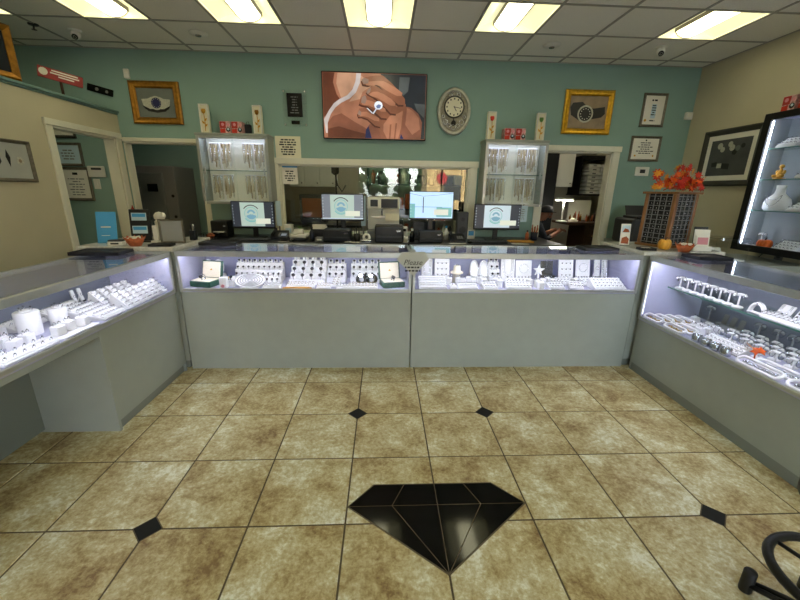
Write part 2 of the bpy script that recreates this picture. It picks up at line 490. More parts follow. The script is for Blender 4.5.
def casing(name, ax, a0, a1, top, face, w=.085, sgn=-1, bottom=0, sill=False, left=True):
    """flat casing round an opening; ax 'x' = in a wall facing -Y, 'y' = in a wall facing +X"""
    m = MB(); d = .02
    def b(p0, p1, z0, z1, dd=d):
        f0, f1 = sorted((face, face + sgn * dd))
        if ax == 'x': m.bbox(p0, p1, f0, f1, z0, z1, .004)
        else: m.bbox(f0, f1, p0, p1, z0, z1, .004)
    if left: b(a0 - w, a0, bottom, top)
    b(a1, a1 + w, bottom, top)
    b(a0 - (w + .012 if left else .012), a1 + w + .012, top, top + w * .75, d * 1.4)
    if sill: b(a0 - w - .02, a1 + w + .02, bottom - .03, bottom, .05)
    # jamb lining through the wall
    j0, j1 = sorted((face, face - sgn * .12))
    for (p0, p1, z0, z1) in ((a0, a0 + .018, bottom, top), (a1 - .018, a1, bottom, top), (a0, a1, top - .018, top)):
        if ax == 'x': m.box(p0, p1, j0, j1, z0, z1)
        else: m.box(j0, j1, p0, p1, z0, z1)
    return structure(name, m, 'cream_trim')
casing('trim_2', 'x', DL0, DL1, DH, WB, .06, left=False)
casing('trim_3', 'x', DR0, DR1, DH, WB, .09)
casing('trim_4', 'y', PO0, PO1, 2.075, XL, .08, 1)
casing('trim_5', 'x', W0, W1, WZ1, WB, .1, -1, WZ0, True)
w1 = structure('window_1', MB().box(W0 + .018, W0 + .026, WB + .05, WB + .08, WZ0, WZ1 - .018).box(W1 - .026, W1 - .018, WB + .05, WB + .08, WZ0, WZ1 - .018).box(W0 + .026, W1 - .026, WB + .05, WB + .08, WZ0, WZ0 + .02), 'cream_trim')
MB().box(W0 + .026, W1 - .026, WB + .062, WB + .068, WZ0 + .02, WZ1 - .018).build('pane', 'window_glass', w1)

# storefront behind the camera
FX0, FX1 = -.7, 3.75
structure('wall_front', MB().box(LX, FX0, YF - .12, YF, 0, 3.2).box(FX0, FX1, YF - .12, YF, 2.65, 3.2).box(FX0, FX1, YF - .12, YF, 0, .3).box(FX1, XR + .12, YF - .12, YF, 0, 3.2), 'beige_paint')
w2 = MB()
mull = [FX0, .74, 2.25, FX1]
for x in mull: w2.box(x - .03, x + .03, YF - .09, YF - .03, .3, 2.65)
w2.box(FX0, FX1, YF - .09, YF - .03, .3, .36).box(FX0, FX1, YF - .09, YF - .03, 2.59, 2.65)
w2 = structure('window_2', w2, 'black_metal')
for a, b in zip(mull, mull[1:]): MB().box(a + .03, b - .03, YF - .063, YF - .057, .36, 2.59).build('pane', 'glass', w2)

# rooms behind the back wall
structure('wall_workshop', MB().box(-1.75, XR, 5.7, 5.82, 0, 2.8), 'workshop_wall')
structure('wall_workshop_side', MB().box(-1.75, -1.63, WB + .12, 5.7, 0, 2.8), 'workshop_wall')
structure('ceiling_workshop', MB().box(-4.1, XR, WB + .12, 6.4, 2.8, 2.86), 'ceiling_tile')
structure('wall_hall', MB().box(-4.1, -1.75, 5.1, 5.2, 0, 2.8), 'teal_paint')
structure('wall_hall_side', MB().box(-4.1, -4.0, WB + .12, 5.1, 0, 2.8), 'teal_paint')

# ceiling fittings
def dome_camera(loc, rz, label):
    t = thing('security_camera', label, 'camera', loc, rz)
    MB().lathe([(.001, 0), (.055, 0), (.055, -.012), (.046, -.02)], 16).build('mount', 'white_plastic', t)
    MB().ball((0, -.012, -.048), .044, n=14, k=8).build('housing', 'white_plastic', t)
    lens = MB().cyl((0, -.044, -.07), (0, -.053, -.078), .026, n=14).build('lens', 'black_gloss', t)
    MB().torus((0, -.0535, -.0785), (0, -.75, -.66), .0125, .003).build('bezel', 'mid_grey', lens)
dome_camera(at(75, 30, Z=HC), R(20), 'white dome security camera on the ceiling beyond the low partition')
dome_camera(at(661, 47, Z=HC), R(-20), 'white dome security camera on the ceiling by the olive side wall')
for (px, py, lab) in ((198, 33, 'round ceiling detector above the wall cabinet nearest the low partition'), (552, 45, 'round ceiling detector above the gold framed dark watch picture')):
    t = thing('ceiling_detector', lab, 'detector', at(px, py, Z=HC))
    MB().lathe([(.001, -.02), (.045, -.02), (.055, -.014), (.085, -.01), (.09, 0)], 18).build('ring', 'white_plastic', t)
    MB().lathe([(.001, -.034), (.026, -.03), (.032, -.018)], 14).build('sensor', 'silver', t)
t = thing('sprinkler_head', 'dark sprinkler head on the ceiling beyond the low partition', 'sprinkler', at(33, 24, Z=HC))
MB().lathe([(.001, -.012), (.04, -.01), (.045, 0)], 16).build('escutcheon', 'dark_grey', t)
MB().cyl((0, 0, -.01), (0, 0, -.045), .008).lathe([(.001, -.05), (.022, -.05), (.022, -.046), (.001, -.046)], 12).build('deflector', 'dark_grey', t)

# ---------------------------------------------------------------- outside the storefront
structure('ground', MB().box(-60, 60, -90, YF - .12, -.3, -.12), 'asphalt')
def tree(x, y, h, w, sd):
    rnd = random.Random(sd)
    t = thing('street_tree', 'dark leafy tree standing across the parking lot', 'tree', (x, y, -.12), 0, 'trees across the parking lot')
    MB().tube([(0, 0, 0), (.1, 0, h * .4), (0, .1, h * .85)], [.22, .16, .06], 8).build('trunk', 'bark', t)
    m = MB()
    for i in range(110):
        z = h * (.2 + .8 * rnd.random()); k = w * (1.15 - z / h) * math.sqrt(rnd.random()); a = rnd.random() * 7
        m.ball((k * math.cos(a), k * math.sin(a), z), .22 + .3 * rnd.random(), None, .2 + .25 * rnd.random(), 7, 5)
    m.build('crown', 'foliage', t)
for i, (x, y, h, w) in enumerate(((-12, -34, 9, 2.6), (-5.6, -31, 8.5, 2.2), (-.9, -33, 7.5, 2.0), (2.6, -38, 4.4, 1.2), (5.2, -42, 4.6, 1.2), (-19, -33, 8, 2.6))): tree(x, y, h, w, i)
bd = thing('building', 'tan stucco shop building across the parking lot', 'building', (10.5, -27, -.12))
MB().box(-6.3, 8, -5, 0, 0, 6.2).build('wall', 'tan_stucco', bd)
MB().box(-6.5, 8.2, -5.2, .25, 6.2, 6.6).build('roof', 'cream_trim', bd)
for x in (-4.8, -2.2, .4, 3): 
    f = MB().box(x, x + 1.7, -.02, .04, .9, 3.1).build('window', 'dark_frame', bd); MB().box(x + .08, x + 1.62, .03, .05, .98, 3.02).build('pane', 'dark_glass', f)
sg = thing('road_sign', 'red octagonal road sign on a post across the parking lot', 'sign', (3.9, -16.0, -.12))
MB().cyl((0, 0, 0), (0, 0, 2.6), .035).build('post', 'mid_grey', sg)
MB().at((0, .05, 2.45)).prism([(.36 * math.cos(PI / 8 + PI / 4 * i), .36 * math.sin(PI / 8 + PI / 4 * i)) for i in range(8)], 0, .012, 'xz').build('plate', 'red', sg)
# ================================================================ showcases
CH = 1.04
def showcase(label, L, D, zg, loc, rz, shelf=None, knee=None, dm='door_lavender'):
    t = thing('display_case', label, 'display case', loc, rz)
    kx0 = 0 if knee is None else knee
    MB().box(kx0, L, .012, D, .07, zg - .02).build('base_panel', 'laminate', t)
    MB().box(kx0 + .02, L - .02, .03 if knee else .014, D - .01, 0, .07).build('toe_kick', 'laminate_dark' if knee or shelf else 'laminate', t)
    for x in (kx0, L - .02): MB().box(x, x + .02, .012, D, 0, .07).build('end_foot', 'laminate', t)
    if knee is not None:
        MB().box(0, knee, D - .05, D - .02, 0.02, zg - .06).build('knee_panel', 'laminate_dark', t)
        MB().box(0, .03, .012, D, 0, zg - .06).build('side_panel', 'laminate', t)
        MB().bbox(0, knee, .012, D, zg - .06, zg - .02, .003).build('apron', 'laminate', t)
    MB().bbox(0, L, 0, D, zg - .02, zg, .002).build('deck', 'lining', t)
    def bar(nm, *a): MB().bbox(*a, .003).build(nm, 'aluminium', t)
    bar('bottom_rail', .022, L - .022, -.004, .014, zg - .012, zg + .012)
    bar('top_rail', 0, L, -.004, .02, .996, CH)
    bar('top_rail', .022, L - .022, D - .02, D, 1.012, CH)
    for (x0, x1) in ((0, .022), (L - .022, L)):
        bar('top_rail', x0, x1, .02, D, 1.012, CH)
        bar('post', x0, x1, -.004, .016, zg - .02, .996)
    MB().box(.022, L - .022, .004, .009, zg + .012, .996).build('glass_front', 'glass', t)
    MB().box(.022, L - .022, .02, D - .02, 1.030, 1.038).build('glass_top', 'glass', t)
    for x in (.006, L - .012):
        e_ = MB().box(x, x + .006, .016, D - .012, zg, 1.012).build('end_panel', 'lining', t)
        MB().box(*((0, .0055) if x < .1 else (L - .0055, L)), .016, D, zg, 1.012).build('end_skin', 'laminate', e_)
    for i, (x0, x1, y) in enumerate(((.012, L / 2 + .02, D - .02), (L / 2 - .02, L - .012, D - .032))):
        d = MB().box(x0, x1, y, y + .008, zg, 1.012).build('sliding_door', dm, t)
        xx = x0 + .06 if i == 0 else x1 - .06
        MB().cyl((xx, y + .008, zg + .15), (xx, y + .014, zg + .15), .014).build('finger_pull', 'aluminium', d)
    MB().bbox(.03, L - .03, .021, .042, 1.014, 1.028, .002).build('led_channel', 'aluminium', t)
    MB().box(.04, L - .04, .023, .040, 1.009, 1.0135).build('led_strip', 'led_tall' if shelf else 'led', t)
    if shelf:
        for x in (.0225, L - .0265): MB().box(x, x + .004, .012, .02, zg + .03, .98).build('led_strip', 'led_post', t)
    if shelf:
        z, y0, y1 = shelf
        sh = MB().box(.014, L - .014, y0, y1, z - .008, z).build('shelf', 'green_glass', t)
        MB().box(.014, L - .014, y0 - .0015, y0, z - .008, z).build('shelf_edge', 'shelf_edge', sh)
        for x in (.016, L * .5, L - .026):
            MB().bbox(x, x + .01, y0 + .05, y1, z - .022, z - .008, .002).build('shelf_bracket', 'aluminium', sh)
    return t
DZ = .72
showcase('long grey showcase full of watches and bracelets between two green watch boxes', 1.905, .5, DZ, (-1.49, 1.617, 0), 0)
showcase('long grey showcase of upright white necklace boards, straight ahead', 1.955, .5, DZ, (.425, 1.617, 0), 0)
showcase('grey showcase on pedestal with knee space, by the beige partition', 1.9, .53, DZ, (-1.51, -.3, 0), R(90), knee=1.045, dm='door_grey')
showcase('tall-glass grey showcase with inner glass shelf by the olive wall', 1.95, .56, .5, (2.425, 1.6, 0), R(-90), shelf=(.775, .20, .52), dm='door_grey')

def corner_counter(label, x0, x1, y0, y1):
    t = thing('corner_counter', label, 'counter', ((x0 + x1) / 2, y0, 0))
    w = (x1 - x0) / 2; d = y1 - y0
    MB().bbox(-w + .006, w - .006, .012, d - .006, .07, 1.03, .004).build('body', 'laminate', t)
    MB().box(-w + .02, w - .02, .03, d - .03, 0, .07).build('toe_kick', 'laminate_dark', t)
    MB().bbox(-w, w, 0, d, 1.03, 1.068, .006).build('stone_top', 'marble', t)
MZ = 1.068
corner_counter('corner counter with pale marble top beside the doorway to the safe', -2.25, -1.5, 1.63, 2.3)
corner_counter('corner counter with pale marble top under the wooden earring cabinet', 2.386, 3.11, 1.63, 2.3)

# diamond notice hanging over the joint of the two showcases
t = thing('notice_plaque', 'grey diamond shaped plaque reading Please between the two front showcases', 'sign', (.42, 1.612, .78))
pz = lambda px, py: (lambda p: (p.x - .42, p.z - .78))(at(px, py, Y=1.604))
MB().prism([pz(402, 252), (pz(425, 252)), pz(429, 259), pz(413.5, 276), pz(397, 260)], -.012, -.006, 'xz').build('plate', 'mid_grey_sign' if 'mid_grey_sign' in MATS else mat('mid_grey_sign', (178, 179, 171), .4), t)
MB().bbox(-.03, .03, -.014, .16, CH - .7785, CH - .7725, .002).build('hanger', 'mid_grey_sign', t)
def text_part(txt, size, m, parent, loc, rz=0, shear=0, flat=False, align='CENTER'):
    c = bpy.data.curves.new('lettering', 'FONT'); c.body = txt; c.size = size; c.align_x = align; c.extrude = .0004; c.shear = shear
    c.resolution_u = 2
    o = bpy.data.objects.new('lettering', c); COL.objects.link(o)
    dg = bpy.context.evaluated_depsgraph_get()
    me = bpy.data.meshes.new_from_object(o.evaluated_get(dg))
    bpy.data.objects.remove(o)
    if not flat: me.transform(Matrix.Rotation(R(90), 4, 'X'))
    me.materials.clear(); me.materials.append(MATS[m])
    return put('lettering', me, parent, loc, rz)
text_part('Please', .062, 'ink', t, (0, -.0128, .135 + .03), 0, .35)
m = MB(); rr = random.Random(3)
for z in (.137, .108):
    x = -.062
    while x < .055:
        w = rr.choice((.012, .018, .022)); m.box(x, min(x + w, .064), -.0128, -.012, z, z + .013); x += w + .008
m.build('print', 'ink', t)

# flat black display trays left lying on the glass
def counter_tray(label, loc, w, d, rz=0, m='navy', h=.028):
    t = thing('counter_tray', label, 'tray', loc, rz)
    MB().bbox(-w / 2, w / 2, -d / 2, d / 2, 0, .01, .002).build('tray_base', m, t)
    r = MB()
    for (x0, x1, y0, y1) in ((-w / 2, w / 2, -d / 2, -d / 2 + .012), (-w / 2, w / 2, d / 2 - .012, d / 2), (-w / 2, -w / 2 + .012, -d / 2, d / 2), (w / 2 - .012, w / 2, -d / 2, d / 2)):
        r.bbox(x0, x1, y0, y1, .002, h, .003)
    r.build('rim', m, t)
    MB().bbox(-w / 2 + .012, w / 2 - .012, -d / 2 + .012, d / 2 - .012, .01, h * .7, .004).build('velvet_pad', m, t)
GT = CH
counter_tray('flat dark tray lying on the glass beside the beige partition', (-1.93, 1.46, GT), .34, .2, R(4), 'navy', .026)
counter_tray('flat navy tray on the glass below the wooden earring cabinet', (2.80, 1.47, GT), .27, .2, R(-3), 'navy', .026)
counter_tray('flat black tray on the glass in front of the workshop doorway', (2.13, 1.90, GT), .3, .2, R(-2), 'black_plastic')
counter_tray('flat black tray on the glass by the desktop nearest the safe', (-1.28, 2.0, GT), .32, .16, R(2), 'black_plastic')
# ================================================================ jewellery displays
rnd = random.Random(11)
def rings_into(m, pts, r=.009, axis=None, tube=.0016, gem=None):
    for p in pts:
        ax = axis or (rnd.uniform(-.3, .3), 1, rnd.uniform(-.2, .2))
        m.torus(p, ax, r, tube, 8, 4)
        if gem is not None: gem.ball((p[0], p[1], p[2] + r), r * .38, None, None, 6, 4)
def tilted(m, tilt): m.m = Matrix.Rotation(tilt, 4, 'X'); return m

def ring_tray(label, w, d, rows, cols, tilt=R(14), name='ring_tray', m='white_leather', rm='silver', cat='tray'):
    """slotted pad, tilted towards the shopper, with a ring in each slot"""
    t = thing(name, label, cat)
    h = .016
    M = Matrix.Translation((0, -d / 2, 0)) @ Matrix.Rotation(tilt, 4, 'X')
    b = MB(); b.m = M; b.bbox(-w / 2, w / 2, 0, d, 0, h, .003)
    b.m = None
    if tilt > .03: b.prism([(-d / 2 + .01, 0), (d / 2 * math.cos(tilt), 0), (-d / 2 + d * math.cos(tilt) - .003, d * math.sin(tilt))], -w / 2 + .006, w / 2 - .006, 'yz')
    b.build('pad', m, t)
    s = MB(); s.m = M; g = MB(); g.m = M; r = MB(); r.m = M
    for i in range(rows):
        y = d * (i + .55) / rows
        s.bbox(-w / 2 + .006, w / 2 - .006, y - d / rows * .33, y + d / rows * .2, h - .002, h + .007, .003)
        rings_into(r, [(-w / 2 + w * (j + .5) / cols, y, h + .011) for j in range(cols)], min(.0095, w / cols * .36), (rnd.uniform(-.2, .2), 1, 0), .0017, g)
    s.build('slot_roll', m, t); r.build('rings', rm, t); g.build('gemstones', 'gem_dark' if rnd.random() < .6 else 'silver', t)
    return t
def ring_block(label, s, h, name='ring_block'):
    t = thing(name, label, 'display stand')
    MB().bbox(-s / 2, s / 2, -s / 2, s / 2, 0, h, .004).build('block', 'white_leather', t)
    MB().bbox(-s / 2 + .006, s / 2 - .006, -.006, .006, h - .001, h + .006, .002).build('slot_roll', 'white_leather', t)
    r = MB(); g = MB(); rings_into(r, [(-.25 * s, 0, h + .011), (.25 * s, 0, h + .011)], .009, (0, 1, 0), .0017, g)
    r.build('rings', 'silver', t); g.build('gemstones', 'gem_dark', t)
    return t
def drum(label, r0, h):
    t = thing('drum_riser', label, 'display stand')
    MB().lathe([(.001, 0), (r0 * .94, 0), (r0 * .94, .004), (r0, h - .006), (r0 - .004, h), (.001, h)], 24).build('drum', 'white_leather', t)
    MB().lathe([(r0 * .3, h), (r0 * .34, h + .008), (r0 * .5, h + .008), (r0 * .52, h)], 16).build('ring_roll', 'white_leather', t)
    r = MB(); g = MB(); rings_into(r, [(r0 * .45 * math.cos(a), r0 * .45 * math.sin(a), h + .014) for a in (.4, 2.5, 4.4)], .011, None, .002, g)
    r.build('rings', 'silver', t); g.build('gemstones', 'gem_dark', t)
    return t
def ramp(label, w, steps, cols, sd=.06, sh=.035, m='white_leather', wm='silver', big=False, name='stepped_riser', dark=None):
    """stepped riser with a row of cushions, each wearing a watch or ring"""
    t = thing(name, label, 'display stand')
    p = [(0, 0)]
    for i in range(steps): p += [(sd * i, sh * (i + 1)), (sd * (i + 1), sh * (i + 1))]
    p.append((sd * steps, 0))
    MB().prism(p, -w / 2, w / 2, 'yz').build('riser', m, t)
    cu = MB(); ba = MB(); fa = MB()
    rr = min(w / cols * .36, .026 if big else .016)
    for i in range(steps):
        for j in range(cols):
            x = -w / 2 + w * (j + .5) / cols; y = sd * (i + .5); z = sh * (i + 1)
            cu.cyl((x - rr * .8, y, z + rr * .8), (x + rr * .8, y, z + rr * .8), rr * .95, n=10)
            ba.torus((x, y, z + rr * .8), (1, 0, 0), rr, rr * .18, 10, 4)
            c = Vector((x, y - rr * .75, z + rr * 1.55)); d = Vector((0, -.72, .7)) * rr * .3
            fa.cyl(c - d * .5, c + d * .5, rr * .6, n=10)
    cu.build('cushion', m, t); ba.build('bands', wm, t); fa.build('dials', dark or 'gem_dark', t)
    return t
def necklace_board(label, w, h, style=0, rake=R(12), m='white_leather'):
    t = thing('necklace_board', label, 'display stand')
    M = Matrix.Translation((0, 0, .013 * math.sin(rake))) @ Matrix.Rotation(-rake, 4, 'X')
    b = MB(); b.m = M; b.bbox(-w / 2, w / 2, 0, .012, 0, h, .004)
    b.build('board', m, t)
    e = MB(); e.m = None; e.bbox(-w * .3, w * .3, .012, .012 + h * .4, 0, .004, .001)
    e.m = Matrix.Translation((0, .012 + h * .4, .003)) @ Matrix.Rotation(R(24), 4, 'X'); e.bbox(-w * .15, w * .15, -.004, 0, 0, h * .6, .001)
    e.build('easel_leg', m, t)
    c = MB(); c.m = M; g = MB(); g.m = M
    if style == 0:
        for k in (1, .72):
            c.tube([(-w * .36 * k, -.002, h * .96)] + [(w * .36 * k * math.cos(PI + PI * i / 8), -.002, h * .55 + h * .34 * k * math.sin(PI + PI * i / 8)) for i in range(9)] + [(w * .36 * k, -.002, h * .96)], .0013, 4)
        g.ball((0, -.004, h * .2), .007, None, .009, 8, 5)
    elif style == 1:
        for i in range(3):
            for j in range(3): g.ball((-w * .28 + w * .28 * j, -.003, h * (.3 + .25 * i)), .006, .004, .006, 6, 4)
        for i in range(3): c.tube([(-w * .38, -.001, h * (.34 + .25 * i)), (0, -.001, h * (.32 + .25 * i)), (w * .38, -.001, h * (.34 + .25 * i))], .001, 4)
    else:
        c.torus((0, -.002, h * .62), (0, 1, 0), w * .28, .0016, 16, 4)
        for j in range(4): g.ball((-w * .3 + w * .2 * j, -.003, h * .22), .006, .004, .006, 6, 4)
    c.build('chain', 'silver', t); g.build('pendants', 'gem_dark', t)
    return t
def oval_pad(label, w, h, rings=1):
    t = thing('oval_necklace_pad', label, 'display stand')
    rake = R(16) if rings == 1 else R(52)
    M = Matrix.Translation((0, 0, .015 * math.sin(rake))) @ Matrix.Rotation(-rake, 4, 'X')
    b = MB(); b.m = M
    b.prism([(w / 2 * math.cos(2 * PI * i / 20), h / 2 + h / 2 * math.sin(2 * PI * i / 20)) for i in range(20)], 0, .014, 'xz')
    b.build('pad', 'white_leather', t)
    MB().bbox(-w * .3, w * .3, .0, .03 + h * math.sin(rake) * .7, 0, .005, .001).build('foot', 'white_leather', t)
    c = MB(); c.m = M
    for k in range(rings):
        q = .84 - .17 * k
        c.tube([(w / 2 * q * math.cos(2 * PI * i / 18), -.002, h / 2 + h / 2 * q * math.sin(2 * PI * i / 18)) for i in range(18)], .0032 if rings > 1 else .0018, 4, True)
    c.build('chain', 'gem_dark' if rings > 1 else 'silver', t)
    return t
def tbar(label, h=.1, w=.07, m='white_leather', flare=True):
    t = thing('t_bar_stand', label, 'display stand')
    MB().lathe([(.001, 0), (.034, 0), (.034, .004), (.028, .009), (.008, .013)], 16).build('base', m, t)
    MB().cyl((0, 0, .01), (0, 0, h - .006), .006, .005, 8).build('post', m, t)
    a = MB(); a.tube([(-w / 2, 0, h - .01), (-w / 2 + .01, 0, h), (0, 0, h + .003), (w / 2 - .01, 0, h), (w / 2, 0, h - .01)], [.005, .009, .01, .009, .005], 8)
    a.build('crossbar', m, t)
    c = MB()
    for x in (-w * .3, w * .3): c.torus((x, 0, h - .012), (1, 0, 0), .024, .0022, 12, 4)
    c.build('bracelets', 'silver', t)
    return t
def loop_tray(label, L, W):
    """stadium shaped open frame, tilted, with a row of charms inside"""
    t = thing('bracelet_loop_tray', label, 'tray')
    M = Matrix.Rotation(R(28), 4, 'X')
    b = MB(); b.m = M @ Matrix.Translation((0, 0.002, .0135))
    q = L / 2 - W / 2
    path = [(q + W / 2 * math.sin(a), W / 2 - W / 2 * math.cos(a), 0) for a in [PI * i / 8 for i in range(9)]] + [(-q - W / 2 * math.sin(a), W / 2 + W / 2 * math.cos(a), 0) for a in [PI * i / 8 for i in range(9)]]
    b.tube(path, .010, 6, True); b.build('loop_rim', 'white_leather', t)
    s = MB(); s.m = M @ Matrix.Translation((0, 0, .003)); s.bbox(-q, q, .012, W - .012, 0, .006, .002); s.build('backing', 'liner_grey', t)
    s = MB(); s.prism([(.012, 0), (W * math.cos(R(28)) - .004, 0), (W * math.cos(R(28)) - .004, W * math.sin(R(28)) - .004)], -q, q, 'yz'); s.build('wedge_foot', 'white_leather', t)
    c = MB(); c.m = M @ Matrix.Translation((0, 0, .011)); n = max(5, int(L / .022))
    for i in range(n):
        x = -q + 2 * q * (i + .5) / n
        c.ball((x, W * (.5 + .12 * math.sin(i * 1.9)), 0), .007, .009, .004, 6, 4)
    c.tube([(-q, W * .5, 0), (0, W * .42, 0), (q, W * .5, 0)], .003, 5)
    c.build('bracelet', 'gold_chain' if rnd.random() < .5 else 'silver', t)
    return t
def watch_box(label, w=.195, d=.15):
    t = thing('watch_box', label, 'watch box')
    MB().bbox(-w / 2, w / 2, -d / 2, d / 2, 0, .05, .006).build('box_body', 'green_box', t)
    MB().bbox(-w / 2 + .01, w / 2 - .01, -d / 2 + .01, d / 2 - .012, .046, .056, .004).build('cushion', 'cream_felt', t)
    M = Matrix.Translation((0, d / 2 - .01, .05)) @ Matrix.Rotation(R(-14), 4, 'X')
    l = MB(); l.m = M; l.bbox(-w / 2, w / 2, .012, .038, 0, .155, .006); l = l.build('lid', 'green_box', t)
    s = MB(); s.m = M; s.bbox(-w / 2 + .012, w / 2 - .012, .006, .014, .008, .145, .003); s.build('lid_lining', 'cream_felt', l)
    s = MB(); s.m = M; s.prism([(-.012, .07), (-.007, .08), (0, .086), (.007, .08), (.012, .07)], .005, .0065, 'xz'); s.build('crest', 'gold', l)
    MB().torus((0, -.02, .072), (1, .15, 0), .026, .006, 14, 6).build('watch_bracelet', 'silver', t)
    MB().cyl((0, -.045, .084), (0, -.05, .092), .016, n=14).build('watch_dial', 'gem_dark', t)
    return t
def bust(label, h=.2, w=.15):
    t = thing('necklace_bust', label, 'display stand')
    prof = [(.40, 0), (.5, .08), (.5, .3), (.44, .46), (.3, .58), (.2, .68), (.17, .85), (.19, 1)]
    MB().lathe([(w * r, h * z) for r, z in prof], 18, (0, 0, 0), 1, .5).build('bust_form', 'white_leather', t)
    c = MB()
    for k, q in ((.48, .42), (.42, .2)):
        c.tube([(w * k * math.cos(PI + PI * i / 10) * .62, -w * .2 - w * .07 * math.sin(PI * i / 10), h * .62 - h * q * math.sin(PI * i / 10)) for i in range(11)], .0022, 5)
    c.build('necklace', 'silver', t)
    return t
def arch_stand(label, w=.09, h=.06):
    t = thing('arch_stand', label, 'display stand')
    a = [(w / 2 * math.cos(PI * i / 12), h * math.sin(PI * i / 12)) for i in range(13)] + [((w / 2 - .014) * math.cos(PI - PI * i / 12), (h - .014) * math.sin(PI - PI * i / 12)) for i in range(13)]
    MB().prism(a, -.012, .012, 'xz').build('arch', 'white_leather', t)
    MB().bbox(-w / 2, w / 2, -.02, .02, 0, .006, .002).build('base', 'white_leather', t)
    MB().torus((0, 0, h - .006), (1, 0, 0), .016, .003, 12, 4).build('bangle', 'silver', t)
    return t
def place(t, loc, rz=0): t.location = loc; t.rotation_euler = (0, 0, rz); return t
def dk(px, py, z=DZ): return at(px, py, Z=z + .0005)


def ck(px, Y): return Vector((at(px, 285, Y=Y).x, Y, DZ + .0005))
# ---- showcase with the green watch boxes
place(watch_box('open green watch box, its back towards the safe doorway'), ck(206, 1.765), R(-14))
place(watch_box('open green watch box beside the Please plaque'), ck(392, 1.775), R(14))
t = thing('ornate_frame', 'small ornate silver double frame behind a green watch box', 'frame', ck(216, 1.97), 0)
for x in (-.045, .045):
    f = MB(); f.m = Matrix.Translation((x, 0, .12)) @ Matrix.Rotation(R(-10), 4, 'X')
    f.tube([(.038 * math.cos(a), 0, .06 * math.sin(a)) for a in [2 * PI * i / 16 for i in range(16)]], .011, 6, True); f.build('oval_rim', 'white_leather', t)
    f = MB(); f.m = Matrix.Translation((x, .002, .12)) @ Matrix.Rotation(R(-10), 4, 'X'); f.prism([(.036 * math.cos(2 * PI * i / 16), .058 * math.sin(2 * PI * i / 16)) for i in range(16)], 0, .004, 'xz'); f.build('oval_insert', 'pewter_frame', t)
MB().bbox(-.09, .09, -.02, .04, 0, .06, .004).build('base', 'white_leather', t)
t = thing('trinket_box', 'little dark trinket box with gold lid in a lit showcase', 'box', ck(227.5, 1.86))
MB().bbox(-.026, .026, -.022, .022, 0, .04, .004).build('box_body', 'green_box', t); MB().bbox(-.028, .028, -.024, .024, .04, .055, .005).build('lid', 'gold', t)
t = thing('watch_stand', 'tall white block stand holding a pink faced watch', 'display stand', ck(224, 1.69))
MB().bbox(-.03, .03, -.02, .03, 0, .09, .004).build('block', 'white_leather', t); MB().cyl((0, -.022, .02), (0, -.028, .02), .014, n=14).build('watch_dial', 'pink', t)
place(ramp('tall black strapped watch on a white cushion beside the oval chain pad', .06, 1, 1, .05, .05, wm='black_plastic', big=True, name='watch_cushion'), ck(231, 1.73), R(-15))
place(ramp('long riser of small rings behind the oval chain pad', .42, 3, 9, .045, .052), ck(258.5, 1.90), 0)
place(oval_pad('oval pad wound with five dark chains', .25, .15, 5), ck(248, 1.66), 0)
place(ramp('two-step riser with dark strapped watches between chain pad and gold bar', .13, 2, 3, .05, .035, wm='black_plastic', big=True), ck(272, 1.75), 0)
place(ramp('wide four-step riser of watches above the gold bar', .31, 4, 4, .058, .046, big=True), ck(307, 1.80), 0)
t = thing('bar_tray', 'narrow gold bar tray lying against the showcase glass', 'tray', ck(297, 1.648))
MB().bbox(-.12, .12, -.012, .012, 0, .016, .003).build('tray_base', 'gold_dull', t); MB().bbox(-.1, .1, -.004, .004, .014, .02, .001).build('inlay', 'gold', t)
place(ring_tray('low ring tray behind the gold bar tray', .24, .07, 2, 8, rm='gold_chain'), ck(301, 1.72), 0)
place(ramp('three-step riser of watches next to the gold bar riser', .165, 3, 3, .055, .05, big=True), ck(336, 1.88), 0)
place(ramp('three-step riser of watches behind the black coiled bracelets', .28, 3, 5, .055, .05, big=True), ck(366, 1.89), 0)
for i, (px, yy) in enumerate(((361, 1.80), (371, 1.79))):
    t = thing('coiled_bracelet', 'black coiled watch bracelet standing on the showcase deck', 'bracelet', ck(px, yy), 0, 'black coiled bracelets')
    MB().torus((0, 0, .05), (.35, 1, 0), .038, .011, 16, 6).torus((.012, .028, .05), (-.3, 1, 0), .038, .011, 16, 6).build('band', 'black_gloss', t)
    MB().cyl((0, -.01, .085), (0, -.02, .092), .018, n=12).build('dial', 'silver', t)
place(ring_tray('flat tray of gold bracelets before the black coiled bracelets', .25, .09, 3, 9, R(14), rm='gold_chain'), ck(363, 1.685), 0)
place(ring_tray('small ring tray leaning between two watch risers', .07, .1, 4, 2, R(34), rm='gold_chain'), ck(337, 1.76), R(-12))
place(ring_tray('small ring tray in front of the dark strapped watches', .15, .06, 2, 6, R(18)), ck(272, 1.67), 0)
place(ring_tray('narrow ring tray between gold bar and leaning tray', .12, .07, 2, 5, R(18), rm='gold_chain'), ck(324, 1.675), 0)
place(ring_tray('ring tray in front of the small leaning tray', .1, .06, 2, 4, R(18)), ck(342.5, 1.675), 0)
place(ring_tray('low ring tray under the long riser of small rings', .2, .07, 2, 7, R(22)), ck(249, 1.845), 0)

